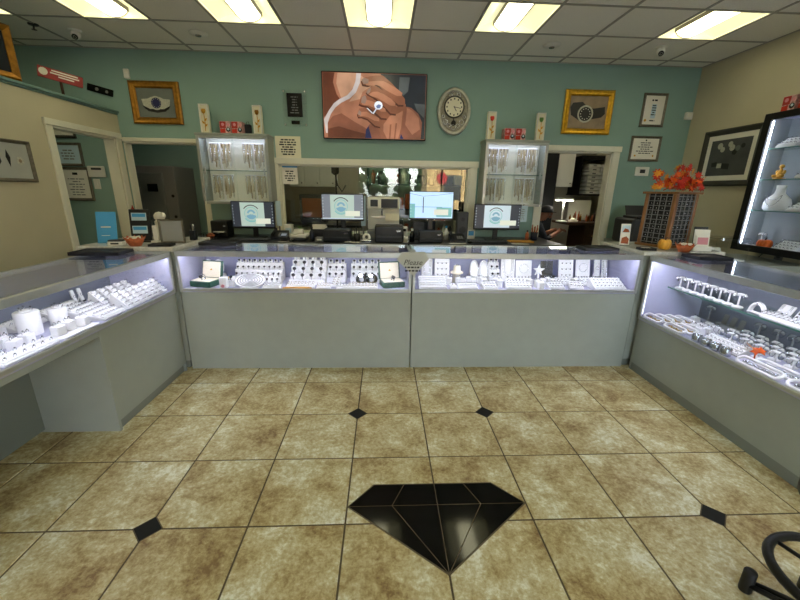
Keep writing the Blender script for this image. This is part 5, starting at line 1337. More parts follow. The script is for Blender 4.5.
for (px, py0, lab) in ((279.5, 201, 'beside the dark desktop near the safe'), (363.5, 196, 'beside the pale grey desktop')):
    yy_ = 3.3 if px < 300 else 3.5
    p0 = at(px, 226, Y=yy_); p1 = at(px, py0, Y=yy_)
    t = thing('pole_display', 'slim pale pole display ' + lab, 'display', (p0.x, yy_, BZ + .0005)); MB().lathe([(.001, 0), (.045, 0), (.045, .012), (.012, .02)], 14).build('base', 'mid_grey', t); MB().cyl((0, 0, .015), (0, 0, p0.z - BZ), .01).build('pole', 'mid_grey', t); MB().bbox(-.03, .03, -.006, .006, p0.z - BZ, p1.z - BZ, .003).build('panel', 'pale_blue', t)

# ================================================================ marble corner by the safe doorway
def cl(px, py): p = at(px, py, Z=MZ); return Vector((p.x, p.y, MZ + .0005))
t = thing('brochure', 'blue brochure standing against the partition doorway', 'brochure', cl(108, 243), R(14)); b = MB(); b.m = Matrix.Rotation(R(-14), 4, 'X'); b.bbox(-.072, .072, 0, .004, 0, .26, .001); b.build('cover', 'blue_brochure', t); b = MB(); b.m = Matrix.Rotation(R(-14), 4, 'X'); b.box(-.04, .03, -.0006, 0, .128, .138).box(-.04, .02, -.0006, 0, .06, .064); b.build('print', 'paper', t); MB().bbox(-.06, .06, -.015, .07, 0, .006, .002).build('holder', 'acrylic', t)
t = thing('card_holder', 'white business card box below the blue brochure', 'card holder', cl(117, 245), R(6)); MB().bbox(-.055, .055, -.03, .03, 0, .03, .003).build('box_body', 'white_plastic', t); MB().bbox(-.05, .05, -.025, .028, .03, .042, .001).build('cards', 'dark_grey', t); MB().bbox(-.03, .03, -.031, -.03, .008, .02, .0002).build('print', 'ink', t)
def leaf_bowl(label, loc, s=1.0, m='wicker'):
    t = thing('candy_bowl', label, 'bowl', loc); MB().lathe([(.001, 0), (.04 * s, 0), (.058 * s, .035 * s), (.07 * s, .065 * s), (.065 * s, .065 * s), (.053 * s, .036 * s), (.034 * s, .008), (.001, .008)], 20).build('bowl_body', m, t)
    l = MB(); c = MB()
    for i in range(9): a = i * .7; l.at((.068 * s * math.cos(a), .068 * s * math.sin(a), .06 * s), R(30), 0, a + PI / 2).prism([(-.02, 0), (-.008, .012), (0, .024), (.008, .012), (.02, 0), (0, -.01)], -.001, .001, 'xz')
    l.build('leaf_rim', m, t)
    for i in range(14): a = i * 2.4; q = .012 * s * math.sqrt(i); c.ball((q * math.cos(a), q * math.sin(a), .058 * s + .012 * (i % 2)), .012, .012, .009, 8, 5)
    c.build('candies', 'paper', t)
leaf_bowl('orange leaf edged candy bowl in front of the twin card stand', cl(136, 246), 1.0)
t = thing('card_stand', 'black stand with two lit blue photo cards on the marble corner', 'stand', cl(141, 242), R(8)); MB().bbox(-.09, .09, -.03, .05, 0, .012, .003).build('base', 'black_plastic', t)
b = MB(); b.m = Matrix.Translation((0, .02, .01)) @ Matrix.Rotation(R(-8), 4, 'X'); b.bbox(-.08, .08, 0, .014, 0, .265, .004); b.build('panel', 'black_plastic', t)
for z in (.17, .06): 
    b = MB(); b.m = Matrix.Translation((0, .02, .01)) @ Matrix.Rotation(R(-8), 4, 'X'); b.bbox(-.062, .055, -.002, .0, z, z + .065, .0005); c = b.build('photo_card', 'pale_blue', t)
    b = MB(); b.m = Matrix.Translation((0, .02, .01)) @ Matrix.Rotation(R(-8), 4, 'X'); b.box(-.055, .048, -.0026, -.002, z + .03, z + .058); b.build('print', 'blue_brochure', c)
t = thing('figurine', 'little red bird like ornament behind the twin card stand', 'ornament', cl(138, 238), 0); MB().cyl((0, 0, 0), (0, 0, .2), .006).lathe([(.001, 0), (.03, 0), (.026, .008), (.008, .012)], 12).build('stem', 'dark_grey', t); MB().ball((0, 0, .235), .018, .018, .045, 10, 8).build('body', 'red', t); MB().cyl((0, 0, .275), (0, 0, .295), .007, .003, 8).build('tip', 'red', t)
t = framed('grey easel mirror standing on the marble corner', .19, .2, cl(174, 243), R(12), .016, .016, 'pewter_frame', 'mirror_grey' if 'mirror_grey' in MATS else mat('mirror_grey', (150, 152, 146), .25, metal=.2), name='easel_mirror', cat='mirror'); MB().bbox(-.05, .05, 0, .05, 0, .006, .001).build('easel_foot', 'pewter_frame', t)
t = thing('tissue_pack', 'crumpled white tissue behind the easel mirror', 'tissue', cl(163, 239)); b = MB(); b.bbox(-.04, .04, -.03, .03, 0, .17, .01); b.build('pack', 'white_plastic', t); b = MB(); b.ball((0, 0, .2), .05, .035, .045, 7, 5).ball((.03, 0, .21), .03, .03, .03, 6, 4); b.build('tissue', 'paper', t)
t = thing('phone_dock', 'white phone dock beside the twin card stand', 'dock', cl(156.5, 242), R(-5)); MB().bbox(-.028, .028, -.03, .03, 0, .015, .003).build('base', 'white_plastic', t); MB().bbox(-.022, .022, .0, .014, .015, .14, .004).build('back', 'white_plastic', t)
counter_tray('round-cornered black change tray in front of the easel mirror', cl(162, 246), .17, .1, R(6), 'black_plastic', .02)
t = thing('pen_cup', 'black pen cup beside the easel mirror', 'pen cup', cl(194, 240)); MB().bbox(-.025, .025, -.025, .025, 0, .085, .004).build('cup', 'black_plastic', t); p = MB(); p.cyl((-.01, 0, .08), (-.014, 0, .135), .004).cyl((.01, 0, .08), (.016, 0, .125), .004).build('pens', 'dark_grey', t); MB().cyl((.002, .008, .08), (.004, .01, .14), .005).build('white_pen', 'white_plastic', t)

# ================================================================ marble corner under the earring cabinet
t = thing('flyer_stand', 'stack of photo flyers in a clear upright stand', 'flyer stand', cl(624, 245.5), R(-8)); MB().bbox(-.045, .045, -.02, .05, 0, .006, .002).build('holder', 'acrylic', t)
b = MB(); b.m = Matrix.Rotation(R(-8), 4, 'X'); b.bbox(-.042, .042, -.004, .008, .005, .2, .002); b.build('flyers', 'paper', t)
b = MB(); b.m = Matrix.Rotation(R(-8), 4, 'X'); b.box(-.034, .034, -.0048, -.004, .12, .185); b.build('print', 'pale_blue', t)
b = MB(); b.m = Matrix.Rotation(R(-8), 4, 'X'); b.prism([(-.034, .02), (.03, .015), (.034, .06), (.01, .085), (-.03, .07)], -.0048, -.004, 'xz').prism([(-.03, .122), (.034, .122), (.02, .15), (-.01, .158)], -.0054, -.0048, 'xz'); b.build('print', 'wicker', t)
# wooden revolving earring cabinet
t = thing('earring_cabinet', 'wooden earring cabinet with rows of little windows on the marble corner', 'cabinet', cl(665, 246.5) + Vector((0, .05, 0)), R(18))
hw, hh = .145, .47
MB().bbox(-hw - .012, hw + .012, -hw - .012, hw + .012, 0, .022, .004).build('plinth', 'oak', t); MB().bbox(-hw - .02, hw + .02, -hw - .02, hw + .02, hh, hh + .02, .004).build('top', 'oak', t)
for sx_ in (-1, 1):
    for sy_ in (-1, 1): MB().bbox(*sorted((sx_ * hw, sx_ * (hw - .035))), *sorted((sy_ * hw, sy_ * (hw - .035))), .022, hh, .004).build('corner_post', 'oak', t)
MB().box(-hw + .02, hw - .02, -hw + .02, hw - .02, .022, hh).build('core', 'black_plastic', t)
for k in range(4):
    M = Matrix.Rotation(PI / 2 * k, 4, 'Z')
    g = MB(); g.m = M
    for i in range(5): x = -.108 + .054 * i; g.box(x - .003, x + .003, -hw + .004, -hw + .01, .03, hh)
    for j in range(11): z = .04 + .041 * j; g.box(-.108, .108, -hw + .0035, -hw + .0105, z - .003, z + .003)
    g = g.build('lattice', 'mid_grey', t)
    e = MB(); e.m = M
    for i in range(4):
        for j in range(10):
            if (i * 7 + j * 3 + k) % 5: e.ball((-.081 + .054 * i, -hw + .014, .058 + .041 * j), .007, .004, .009, 6, 4)
    e.build('earrings', 'silver', g)
# autumn leaves lying on it
t = thing('leaf_garland', 'bunch of orange and red autumn leaves on the wooden earring cabinet', 'leaves', t.location + Vector((0, 0, hh + .0205)), R(18))
MB().tube([(-.15, -.02, .012), (-.05, .02, .03), (.05, -.02, .03), (.16, .0, .02)], .006, 6).build('stem', 'wicker', t)
def maple(m, c, s, e):
    q = []
    for k in range(14):
        a = 2 * PI * k / 14; q.append(((.5 if k % 2 else 1) * s * math.cos(a), (.5 if k % 2 else 1) * s * math.sin(a)))
    m.m = Matrix.Translation(c) @ e.to_matrix().to_4x4(); m.prism(q, -.0008, .0008)
from mathutils import Euler
lr = random.Random(4)
for i in range(92):
    x = lr.uniform(-.2, .24); zt = .2 - .3 * abs(x - .04); z = .03 + lr.random() * max(.03, zt)
    m_ = MB(); maple(m_, (x, lr.uniform(-.09, .06), z), lr.uniform(.026, .042), Euler((R(lr.uniform(40, 130)), R(lr.uniform(-40, 40)), R(lr.uniform(-60, 60)))))
    m_.build('maple_leaf', lr.choice(('leaf_orange', 'leaf_orange', 'leaf_red', 'leaf_red', 'leaf_yellow')), t)
t = thing('gourd', 'small ribbed yellow pumpkin before the wooden earring cabinet', 'pumpkin', cl(663.5, 249.5)); p = MB()
for i in range(10): a = 2 * PI * i / 10; p.ball((.03 * math.cos(a), .03 * math.sin(a), .045), .022, .022, .045, 8, 6)
p.build('pumpkin_body', 'gourd', t); MB().tube([(0, 0, .08), (.004, 0, .1), (.014, 0, .106)], [.009, .006, .006], 6).build('stem', 'dark_wood', t)
leaf_bowl('brown woven candy bowl beside the yellow pumpkin', cl(683.5, 252), .95, 'wicker')
counter_tray('black dish with a card beside the flyer stand', cl(646, 250), .13, .085, R(-4), 'black_plastic', .022)
tag(MB().bbox(-.035, .035, -.025, .025, 0, .002, .0006).build('business_card', 'paper', None, cl(646, 250) + Vector((0, 0, .018)), R(-6)), 'white business card lying in the black dish', 'card')
t = thing('photo_rack', 'white rack of printed cards beside the woven candy bowl', 'card rack', cl(699, 250.5), R(-14)); MB().bbox(-.07, .07, -.05, .06, 0, .04, .004).build('base', 'white_plastic', t)
b = MB(); b.m = Matrix.Translation((0, 0, .03)) @ Matrix.Rotation(R(-10), 4, 'X'); b.bbox(-.06, .06, -.01, .0, 0, .15, .002).bbox(-.05, .05, -.03, -.022, 0, .1, .002); b.build('cards', 'paper', t)
b = MB(); b.m = Matrix.Translation((0, 0, .03)) @ Matrix.Rotation(R(-10), 4, 'X'); b.box(-.04, .04, -.0308, -.03, .02, .08); b.build('print', 'pink', t)
b = MB(); b.m = Matrix.Translation((0, 0, .03)) @ Matrix.Rotation(R(-10), 4, 'X'); b.bbox(-.055, .05, .008, .02, 0, .175, .002); b.build('dark_card', 'dark_grey', t)
t = thing('office_printer', 'dark grey printer behind the wooden earring cabinet', 'printer', (3.42, 3.2, .95)); MB().bbox(-.24, .24, -.2, .2, 0, .3, .02).build('body', 'dark_grey', t); MB().bbox(-.2, .2, -.19, .1, .3, .33, .008).build('lid', 'black_plastic', t)
b = MB(); b.m = Matrix.Translation((0, .1, .32)) @ Matrix.Rotation(R(-25), 4, 'X'); b.bbox(-.15, .15, 0, .012, 0, .14, .003); b.build('paper_tray', 'dark_grey', t)
t = thing('side_cabinet', 'low cabinet under the dark grey printer by the workshop doorway', 'cabinet', (3.6, 2.9, 0)); MB().bbox(-.4, .45, 0, .69, .06, .9495, .004).build('body', 'laminate_dark', t); MB().box(-.38, .43, .03, .66, 0, .06).build('toe_kick', 'black_laminate', t)
for q in (0, 1): MB().bbox(-.39 + .42 * q, .02 + .42 * q, -.016, 0, .08, .93, .003).build('door', 'laminate', t)
# clear acrylic box on the tall showcase
t = thing('acrylic_box', 'clear acrylic box on the olive wall side behind the navy tray', 'box', (3.45, 2.05, .93)); a = MB()
w, d, h = .17, .12, .22
for bx_ in ((-w, w, -d, -d + .005, 0, h), (-w, w, d - .005, d, 0, h), (-w, -w + .005, -d, d, 0, h), (w - .005, w, -d, d, 0, h), (-w, w, -d, d, h - .005, h)): a.box(*bx_)
a.build('clear_walls', 'acrylic', t); MB().bbox(-w + .01, w - .01, -d + .01, d - .01, 0, .012, .002).build('floor_plate', 'white_plastic', t)
b = MB(); b.m = Matrix.Translation((-.02, 0, .012)) @ Matrix.Rotation(R(-20), 4, 'X'); b.bbox(-.05, .05, 0, .006, 0, .11, .002); b.build('card', 'paper', t)
t = thing('wall_console', 'grey console cabinet against the olive wall under the acrylic box', 'cabinet', (3.7, 2.05, 0)); MB().bbox(-.55, .385, -.3, .4, .06, .9295, .004).build('body', 'laminate', t); MB().box(-.53, .37, -.28, .38, 0, .06).build('toe_kick', 'laminate_dark', t)

# ================================================================ behind the safe doorway
mat('safe_door', (104, 108, 106), .45)
t = thing('safe', 'tall grey steel safe in the dark room past the doorway', 'safe', (at(178, 200, Y=4.45).x - .36, 4.45, 0)); MB().bbox(-.36, .36, 0, .6, 0, 1.82, .01).build('body', 'mid_grey', t); d_ = MB().bbox(-.35, .2, -.04, 0, .08, 1.72, .008).build('door', 'safe_door', t)
MB().bbox(-.02, .12, -.055, -.04, 1.46, 1.57, .004).build('keypad', 'black_gloss', d_); MB().cyl((.3, -.01, 1.4), (.3, 0, 1.4), .022).cyl((.3, -.01, 1.1), (.3, 0, 1.1), .022).build('bolt', 'black_metal', t); MB().torus((.0, -.07, 1.0), (0, 1, 0), .08, .012, 18, 6).cyl((0, -.07, 1.0), (0, -.04, 1.0), .02).build('wheel_handle', 'silver', d_)
MB().box(-.3, -.12, -.0408, -.04, 1.45, 1.53).build('name_plate', 'mid_grey', d_)
# ================================================================ workshop behind the inner window and the doorway
RW = 5.7
def wall_cupboard(label, px0, py0, px1, py1, Y, doors, m='white_enamel'):
    a = at(px0, py0, Y=Y); b = at(px1, py1, Y=Y); W = b.x - a.x; z0 = min(b.z, a.z); H = abs(a.z - b.z)
    t = thing('wall_cupboard', label, 'cupboard', ((a.x + b.x) / 2, RW, z0)); D = RW - Y
    MB().box(-W / 2, W / 2, -D, 0, 0, H).build('body', m, t)
    for i in range(doors):
        x = -W / 2 + W * i / doors
        d = MB().bbox(x + .003, x + W / doors - .003, -D - .018, -D, .003, H - .003, .004).build('door', m, t)
        MB().cyl((x + W / doors - .05, -D - .018, .06), (x + W / doors - .05, -D - .04, .06), .01, n=8).build('knob', 'silver', d)
    return t
wall_cupboard('white wall cupboards seen through the inner window', 288, 158, 336, 187, 5.38, 3)
wall_cupboard('white wall cupboard seen through the workshop doorway', 555, 150, 571.5, 187, 5.38, 1)
t = thing('work_counter', 'workshop counter with dark top along the rear wall behind glass', 'counter', (-.5, RW - .56, 0)); MB().bbox(-1.1, .3, 0, .55, .9, .94, .005).build('countertop', 'black_laminate', t); MB().box(-1.08, .28, .03, .55, .08, .9).build('base_cabinet', 'workshop_wall', t)
t = thing('kiln', 'brown front kiln box on the workshop counter behind glass', 'kiln', (at(313, 215, Y=5.3).x, 5.4, .9405)); MB().bbox(-.22, .22, -.12, .2, 0, .5, .01).build('body', 'dark_grey', t); MB().bbox(-.17, .17, -.135, -.12, .12, .44, .006).build('door', 'wicker', t); MB().bbox(-.21, -.18, -.14, -.12, .1, .4, .004).build('handle', 'silver', t)
t = thing('range_shelf', 'dark shelf with steel edge under the white wall cupboards', 'shelf', (at(305, 195, Y=5.4).x, RW, 1.62)); MB().bbox(-.5, .5, -.3, 0, 0, .03, .003).build('board', 'dark_grey', t); MB().bbox(-.5, .5, -.31, -.3, -.01, .035, .002).build('steel_edge', 'silver', t)
t = thing('drill_press', 'black hanging motor with flexible shaft behind the inner window', 'drill', (at(336, 180, Y=4.9).x, 4.9, .0)); MB().lathe([(.001, 0), (.12, 0), (.12, .02), (.02, .03)], 16).build('base', 'black_metal', t); MB().cyl((0, 0, .02), (0, 0, 2.1), .014).build('pole', 'black_metal', t); MB().lathe([(.02, 1.75), (.06, 1.78), (.065, 1.95), (.04, 2.02), (.02, 2.04)], 14, (0, -.07, 0)).build('motor', 'black_metal', t); MB().tube([(0, -.07, 1.76), (.03, -.08, 1.6), (.1, -.08, 1.5), (.16, -.06, 1.6)], .012, 8).build('flexible_shaft', 'black_plastic', t)
def rack(label, x, y, shelves, w, items, sd):
    t = thing('storage_rack', label, 'rack', (x, y, 0))
    for sx_ in (-w, w - .03):
        for yy in (0, .3): MB().box(sx_, sx_ + .03, yy, yy + .03, 0, 2.0).build('upright', 'black_metal', t)
    for z in shelves: MB().box(-w, w, 0, .33, z, z + .02).build('shelf', 'black_metal', t)
    r = random.Random(sd); cn = {'wicker': 'brown', 'mid_grey': 'grey', 'dark_grey': 'charcoal', 'cream_card': 'cream', 'navy': 'navy'}; sh_ = ('lowest', 'second lowest', 'middle', 'upper', 'top')
    for z in shelves[:-1]:
        xx = -w + .06
        while xx < w - .12:
            q = r.uniform(.06, .14); h = r.uniform(.12, .26); n = r.choice(('supply_jar', 'supply_box'))
            loc = (x + xx + q / 2, y + .14, z + .0205)
            if n == 'supply_jar':
                o = MB().lathe([(.001, 0), (q * .42, 0), (q * .45, h * .7), (q * .25, h * .85), (q * .25, h)], 12).build(n, r.choice(items), None, loc)
                tag(o, '%s jar on the %s shelf of the %s' % (cn[o.data.materials[0].name], sh_[shelves.index(z)], label), 'jar', 'jars on the ' + label)
            else:
                o = MB().bbox(-q / 2, q / 2, -.08, .08, 0, h, .004).build(n, r.choice(items), None, loc)
                tag(o, '%s box on the %s shelf of the %s' % (cn[o.data.materials[0].name], sh_[shelves.index(z)], label), 'box', 'boxes on the ' + label)
            xx += q + .03
    return t
rack('dark storage rack behind the inner window', .75, 5.3, (.3, .75, 1.2, 1.62, 1.98), .85, ('wicker', 'mid_grey', 'dark_grey', 'cream_card', 'navy'), 3)
# dim workshop ceiling light
emat('lamp_dim', (255, 244, 214), 20)
t = thing('ceiling_light', 'long strip light on the workshop ceiling', 'light', (.2, 4.7, 2.8)); MB().bbox(-.6, .6, -.08, .08, -.05, 0, .01).build('housing', 'white_enamel', t); MB().bbox(-.57, .57, -.06, .06, -.075, -.05, .01).build('lens', 'lamp_dim', t)
t = thing('ceiling_light', 'short added fill light, unseen, on the workshop ceiling above the bench', 'light', (2.9, 4.7, 2.8)); MB().bbox(-.3, .3, -.08, .08, -.05, 0, .01).build('housing', 'white_enamel', t); MB().bbox(-.27, .27, -.06, .06, -.075, -.05, .01).build('lens', 'lamp_dim', t)  # added fill lamp, out of sight above the door header, brightens the drawers
# bench seen through the doorway
bz = 1.08
b0 = at(563, 230, Y=4.75).x
bw = (4.05 - b0) / 2
t = thing('jeweller_bench', 'dark wooden jeweller bench in the workshop doorway', 'bench', (b0 + bw, 4.6, 0))
MB().bbox(-bw, bw, 0, .62, bz - .045, bz, .006).build('bench_top', 'dark_wood', t)
for x in (-bw + .3, bw - .32): MB().bbox(x, x + .28, .04, .58, 0.05, bz - .045, .005).build('pedestal', 'dark_wood', t)
for i in range(4): 
    d = MB().bbox(-bw + .31, -bw + .57, .022, .04, .1 + .22 * i, .3 + .22 * i, .004).build('drawer', 'dark_wood', t); MB().cyl((-bw + .44, .022, .2 + .22 * i), (-bw + .44, .0, .2 + .22 * i), .012, n=8).build('knob', 'gold_dull', d)
# desk lamp with a glowing head
lx = at(564.5, 199, Y=4.72)
emat('lamp_bench', (255, 250, 238), 26)
t = thing('desk_lamp', 'desk lamp with glowing bar head on the jeweller bench', 'lamp', (lx.x, 4.72, bz + .0005))
MB().lathe([(.001, 0), (.09, 0), (.09, .015), (.02, .025)], 16).build('base', 'white_enamel', t); MB().cyl((0, 0, .02), (0, 0, lx.z - bz - .02), .014).build('pole', 'white_enamel', t)
MB().bbox(-.14, .14, -.05, .05, lx.z - bz - .02, lx.z - bz + .015, .008).build('head', 'white_enamel', t); MB().box(-.13, .13, -.045, .045, lx.z - bz - .026, lx.z - bz - .0205).build('tube', 'lamp_bench', t)
r = random.Random(9)
for i in range(13):
    x = b0 + .16 + i * .045 + .0 ; yy = 4.82 + .16 * r.random(); h = .07 + .1 * r.random(); rr_ = .016
    o = MB().lathe([(.001, 0), (rr_, 0), (rr_, h * .65), (rr_ * .45, h * .8), (rr_ * .45, h)], 10).build('tool_bottle', r.choice(('wicker', 'gold_dull', 'oak', 'dark_wood')), None, (x, yy, bz + .0005))
    tag(o, 'small amber bottle or tool standing on the jeweller bench', 'bottle', 'amber bottles on the bench')
t = thing('polishing_box', 'pale round work tray on the jeweller bench', 'tray', (b0 + .12, 4.7, bz + .0005)); MB().lathe([(.001, 0), (.07, 0), (.08, .03), (.075, .03), (.066, .006), (.001, .006)], 16).build('tray', 'cream_felt', t); MB().ball((0, 0, .036), .05, .05, .03).build('polishing_cloth', 'cream_card', t)
# drawers and shelves to the side
dx = at(592, 185, Y=5.2)
t = thing('wall_shelf', 'black wall shelf carrying stacks of white drawers', 'shelf', (dx.x + .22, RW, 1.5)); MB().bbox(-.42, .42, -.42, 0, 0, .025, .003).build('board', 'black_metal', t); MB().bbox(-.42, .42, -.42, 0, .6, .66, .003).build('upper_board', 'black_metal', t)
for x in (-.4, .38): MB().box(x, x + .02, -.4, 0, .025, .6).build('bracket', 'black_metal', t)
for c_ in range(3):
    for i in range(8):
        q = thing('parts_drawer', 'white parts drawer, %s of the stack %s' % (('lowest', 'second from the bottom', 'third from the bottom', 'fourth from the bottom', 'fifth from the bottom', 'third from the top', 'second from the top', 'topmost')[i], ('nearest the white cupboard', 'between two other stacks', 'nearest the olive wall')[c_]), 'drawer', (dx.x + .06 + .22 * c_, RW - .2, 1.526 + .064 * i), 0, 'white parts drawers')
        MB().bbox(-.1, .1, -.2, .15, 0, .05, .004).build('drawer_body', 'white_plastic', q); MB().bbox(-.03, .03, -.206, -.2, .018, .036, .001).build('label_slot', 'mid_grey', q)
t = thing('tool_board', 'board hung with small tools above the drawers', 'tool board', (dx.x + .1, RW, 2.22)); MB().bbox(-.55, .5, -.02, 0, 0, .34, .003).build('board', 'workshop_wall', t)
tl = MB()
for i in range(14): x = -.5 + .07 * i; tl.cyl((x, -.03, .08 + .02 * (i % 3)), (x, -.03, .28), .008, n=6).cyl((x - .015, -.03, .26), (x + .015, -.03, .26), .006, n=6)
tl.build('tools', 'black_metal', t)
t = thing('white_panel', 'pale splash board leaning behind the jeweller bench', 'board', (at(578, 210, Y=5.3).x, 5.32, bz - .2)); t.location = (at(578, 210, Y=5.2).x, 5.215, bz + .0005); MB().bbox(-.2, .2, 0, .015, 0, .34, .004).build('panel', 'cream_trim', t); MB().bbox(-.2, .2, -.02, .04, -.0004, .02, .004).build('foot', 'cream_trim', t)
t.name = 'splash_board'
t.location.y = 5.16
# ---------------------------------------------------------------- the person at the bench
hd = at(546.5, 212, Y=4.78)
def person(label, loc, rz):
    V = {}; E = []; verts = []; rad = []
    def v(n, p, r): V[n] = len(verts); verts.append(p); rad.append(r)
    def e(*ns):
        for a, b in zip(ns, ns[1:]): E.append((V[a], V[b]))
    v('pelvis', (0, 0, .80), .15); v('waist', (.05, 0, .95), .135); v('chest', (.15, 0, 1.12), .16); v('neckb', (.24, 0, 1.25), .07); v('neck', (.29, 0, 1.31), .055)
    v('skull', (.335, 0, 1.40), .088); v('crown', (.33, 0, 1.47), .072)
    e('pelvis', 'waist', 'chest', 'neckb', 'neck', 'skull', 'crown')
    for s, n in ((1, 'l'), (-1, 'r')):
        v('sh' + n, (.19, .17 * s, 1.17), .068); v('el' + n, (.30, .24 * s, .98), .048); v('wr' + n, (.52, .11 * s, 1.10), .032); v('ha' + n, (.58, .075 * s, 1.125), .034)
        e('chest', 'sh' + n, 'el' + n, 'wr' + n, 'ha' + n)
        v('hip' + n, (.06, .1 * s, .78), .095); v('kn' + n, (.44, .13 * s, .80), .068); v('an' + n, (.40, .13 * s, .40), .045); v('to' + n, (.54, .13 * s, .36), .036)
        e('pelvis', 'hip' + n, 'kn' + n, 'an' + n, 'to' + n)
    me = bpy.data.meshes.new('body'); me.from_pydata(verts, E, [])
    o = bpy.data.objects.new('body', me); COL.objects.link(o)
    md = o.modifiers.new('skin', 'SKIN')
    sv = me.skin_vertices[0].data
    for i, r_ in enumerate(rad): sv[i].radius = (r_, r_)
    for q in sv: q.use_root = False
    sv[0].use_root = True
    o.modifiers.new('sub', 'SUBSURF').levels = 2
    dg = bpy.context.evaluated_depsgraph_get()
    m2 = bpy.data.meshes.new_from_object(o.evaluated_get(dg)); bpy.data.objects.remove(o)
    x = MB()        # face, ears and fingers, joined on to the same surface
    x.ball((.425, 0, 1.385), .02, .015, .024, 8, 6); x.ball((.40, 0, 1.335), .034, .042, .026, 10, 6)
    for s in (1, -1):
        x.ball((.335, .086 * s, 1.39), .022, .012, .032, 8, 6); x.ball((.407, .032 * s, 1.41), .012, .012, .008, 8, 5)
        for k in range(4):
            yb = .075 * s + .018 * (k - 1.5); L = (.06, .07, .066, .052)[k]
            x.tube([(.60, yb, 1.13), (.60 + L * .5, yb, 1.135), (.60 + L * .85, yb * .96, 1.115), (.60 + L * .9, yb * .95, 1.095)], [.0095, .009, .0085, .007], 6)
        x.tube([(.565, .075 * s - .03 * s, 1.115), (.59, .075 * s - .045 * s, 1.11), (.615, .075 * s - .045 * s, 1.105)], [.011, .01, .008], 6)
    f2 = x.mesh('extra', 'skin')
    bm = bmesh.new(); bm.from_mesh(m2); bm.from_mesh(f2)
    for f in bm.faces:
        c = f.calc_center_median(); f.smooth = True
        skin = (c.x > .21 and c.z > 1.275 and abs(c.y) < .11) or (c.x > .37 and c.z > 1.02)
        f.material_index = 0 if skin else (2 if c.z < .86 else 1)
    m3 = bpy.data.meshes.new('body'); bm.to_mesh(m3); bm.free()
    for n in ('skin', 'shirt', 'dark_grey'): m3.materials.append(MATS[n])
    t = thing('person', label, 'person', loc, rz)
    put('body', m3, t)
    cp = MB().lathe([(.101, 1.405), (.104, 1.43), (.098, 1.47), (.07, 1.505), (.02, 1.52), (.001, 1.52)], 18, (.335, 0, 0)); cp.at((.0, 0, 0)); cp.prism([(.42, -.075), (.47, -.06), (.50, 0), (.47, .06), (.42, .075), (.40, 0)], 1.405, 1.413); cp.build('cap', 'cap_cloth', t)
    return t
pp = person('person in dark shirt and dark cap bending over the jeweller bench', (hd.x - .335, 4.80, hd.z - 1.41), R(-4))
pz = hd.z - 1.41
t = thing('work_stool', 'black work stool under the seated person', 'stool', (hd.x - .335 - .02, 4.80, 0)); sz_ = .80 + pz - .14
MB().lathe([(.001, sz_ - .05), (.17, sz_ - .05), (.18, sz_ - .02), (.17, sz_), (.001, sz_)], 18).build('seat', 'black_plastic', t); MB().cyl((0, 0, .05), (0, 0, sz_ - .05), .025).build('column', 'black_metal', t); MB().torus((0, 0, .3), (0, 0, 1), .17, .012, 20, 6).build('foot_ring', 'black_metal', t)
for i in range(5): a = 2 * PI * i / 5; MB().tube([(0, 0, .07), (.24 * math.cos(a), .24 * math.sin(a), .03)], [.022, .016], 6).build('leg', 'black_metal', t)

# ================================================================ swivel stool at the edge of the shop floor
scx, scy = 1.765, -.53
t = thing('swivel_stool', 'black metal swivel stool with foot ring standing on the tiles', 'stool', (scx, scy, 0))
MB().lathe([(.001, .53), (.175, .53), (.185, .55), (.185, .585), (.17, .605), (.001, .61)], 24).build('seat', 'black_plastic', t)
MB().cyl((0, 0, .06), (0, 0, .53), .026, .022, 14).build('column', 'black_metal', t)
RZ, RR = .25, .195
MB().torus((0, 0, RZ), (0, 0, 1), RR, .017, 40, 8).build('foot_ring', 'black_metal', t)
MB().lathe([(.026, RZ - .03), (.038, RZ - .03), (.038, RZ + .03), (.026, RZ + .03)], 14).build('ring_clamp', 'black_metal', t)
for i in range(4): a = R(20) + PI / 2 * i; MB().cyl((.03 * math.cos(a), .03 * math.sin(a), RZ), (RR * math.cos(a), RR * math.sin(a), RZ), .008, n=8).build('ring_spoke', 'black_metal', t)
lt_ = at(745, 588, Z=.01); a0 = math.atan2(lt_.y - scy, lt_.x - scx); LR = math.hypot(lt_.x - scx, lt_.y - scy)
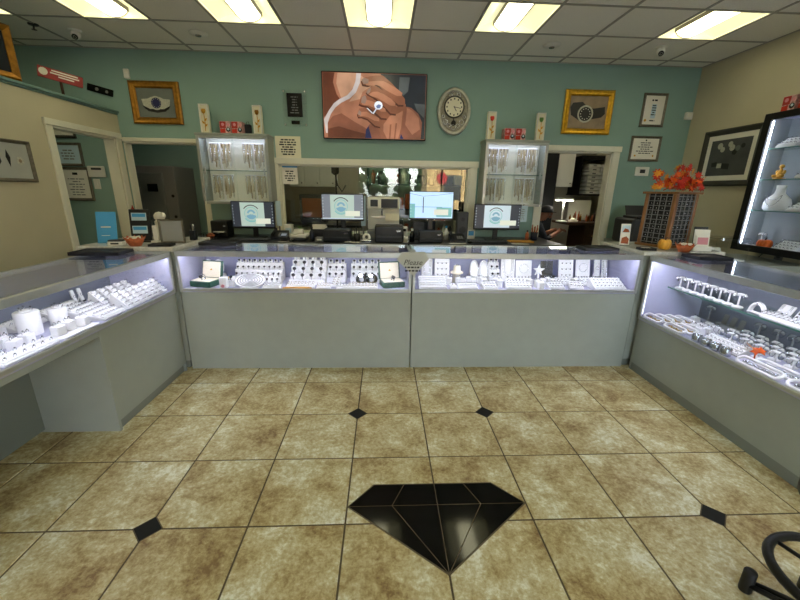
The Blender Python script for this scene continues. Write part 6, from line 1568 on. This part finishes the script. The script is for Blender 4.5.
for i in range(5):
    a = a0 + 2 * PI * i / 5; c, s = math.cos(a), math.sin(a); l = MB()
    for o_ in (-.016, .016): l.tube([(-s * o_, c * o_, .075), (LR * .5 * c - s * o_, LR * .5 * s + c * o_, .062), ((LR - .01) * c - s * o_ * .7, (LR - .01) * s + c * o_ * .7, .042)], .0105, 8)
    l = l.build('leg', 'black_metal', t)
    MB().lathe([(.001, 0), (.02, 0), (.022, .006), (.022, .096), (.02, .1), (.001, .101)], 16, (LR * c, LR * s, 0)).build('glide', 'black_plastic', l)
MB().lathe([(.001, .05), (.05, .05), (.05, .095), (.03, .1)], 16).build('hub', 'black_metal', t)

for o in list(bpy.data.objects):
    if 'yy' in o: del o['yy']
t = thing('ceiling_light', 'small round added fill light, unseen, in the room with the safe', 'light', (-2.35, 4.1, 2.8)); MB().lathe([(.001, -.03), (.1, -.03), (.14, -.015), (.14, 0)], 18).build('rim', 'white_enamel', t); MB().lathe([(.001, -.06), (.07, -.055), (.11, -.03)], 18).build('lens', 'lamp_dim', t)  # added lamp hidden above the doorway, lifts the dark safe room

t = thing('dark_wall_block', 'added tall black block for the dark wall beside the white cupboard in the workshop', 'dark_wall_block', (at(547, 190, Y=5.25).x - .05, 5.25, 0)); MB().bbox(-.2, .2, 0, .43, 0, 2.3, .006).build('body', 'black_metal', t); d_ = MB().bbox(-.19, .19, -.015, 0, .05, 2.26, .004).build('door', 'black_plastic', t); MB().bbox(.14, .16, -.03, -.015, 1.1, 1.25, .003).build('handle', 'silver', d_)  # made-up black block standing in for the dark stretch of rear wall

SMALL = {'rings', 'gemstones', 'bands', 'dials', 'slot_roll', 'chains', 'silver_chains', 'pendants', 'bracelets', 'bracelet', 'scrollwork', 'desktop_icons', 'print', 'hour_marks', 'keys', 'buttons', 'candies', 'leaf_rim', 'earrings', 'lattice', 'wires', 'tools', 'standoffs', 'pens', 'brushes', 'leaves', 'limbs'}
for o in bpy.data.objects:
    if o.parent is not None and o.type == 'MESH' and o.name.split('.')[0] in SMALL: o['kind'] = 'stuff'
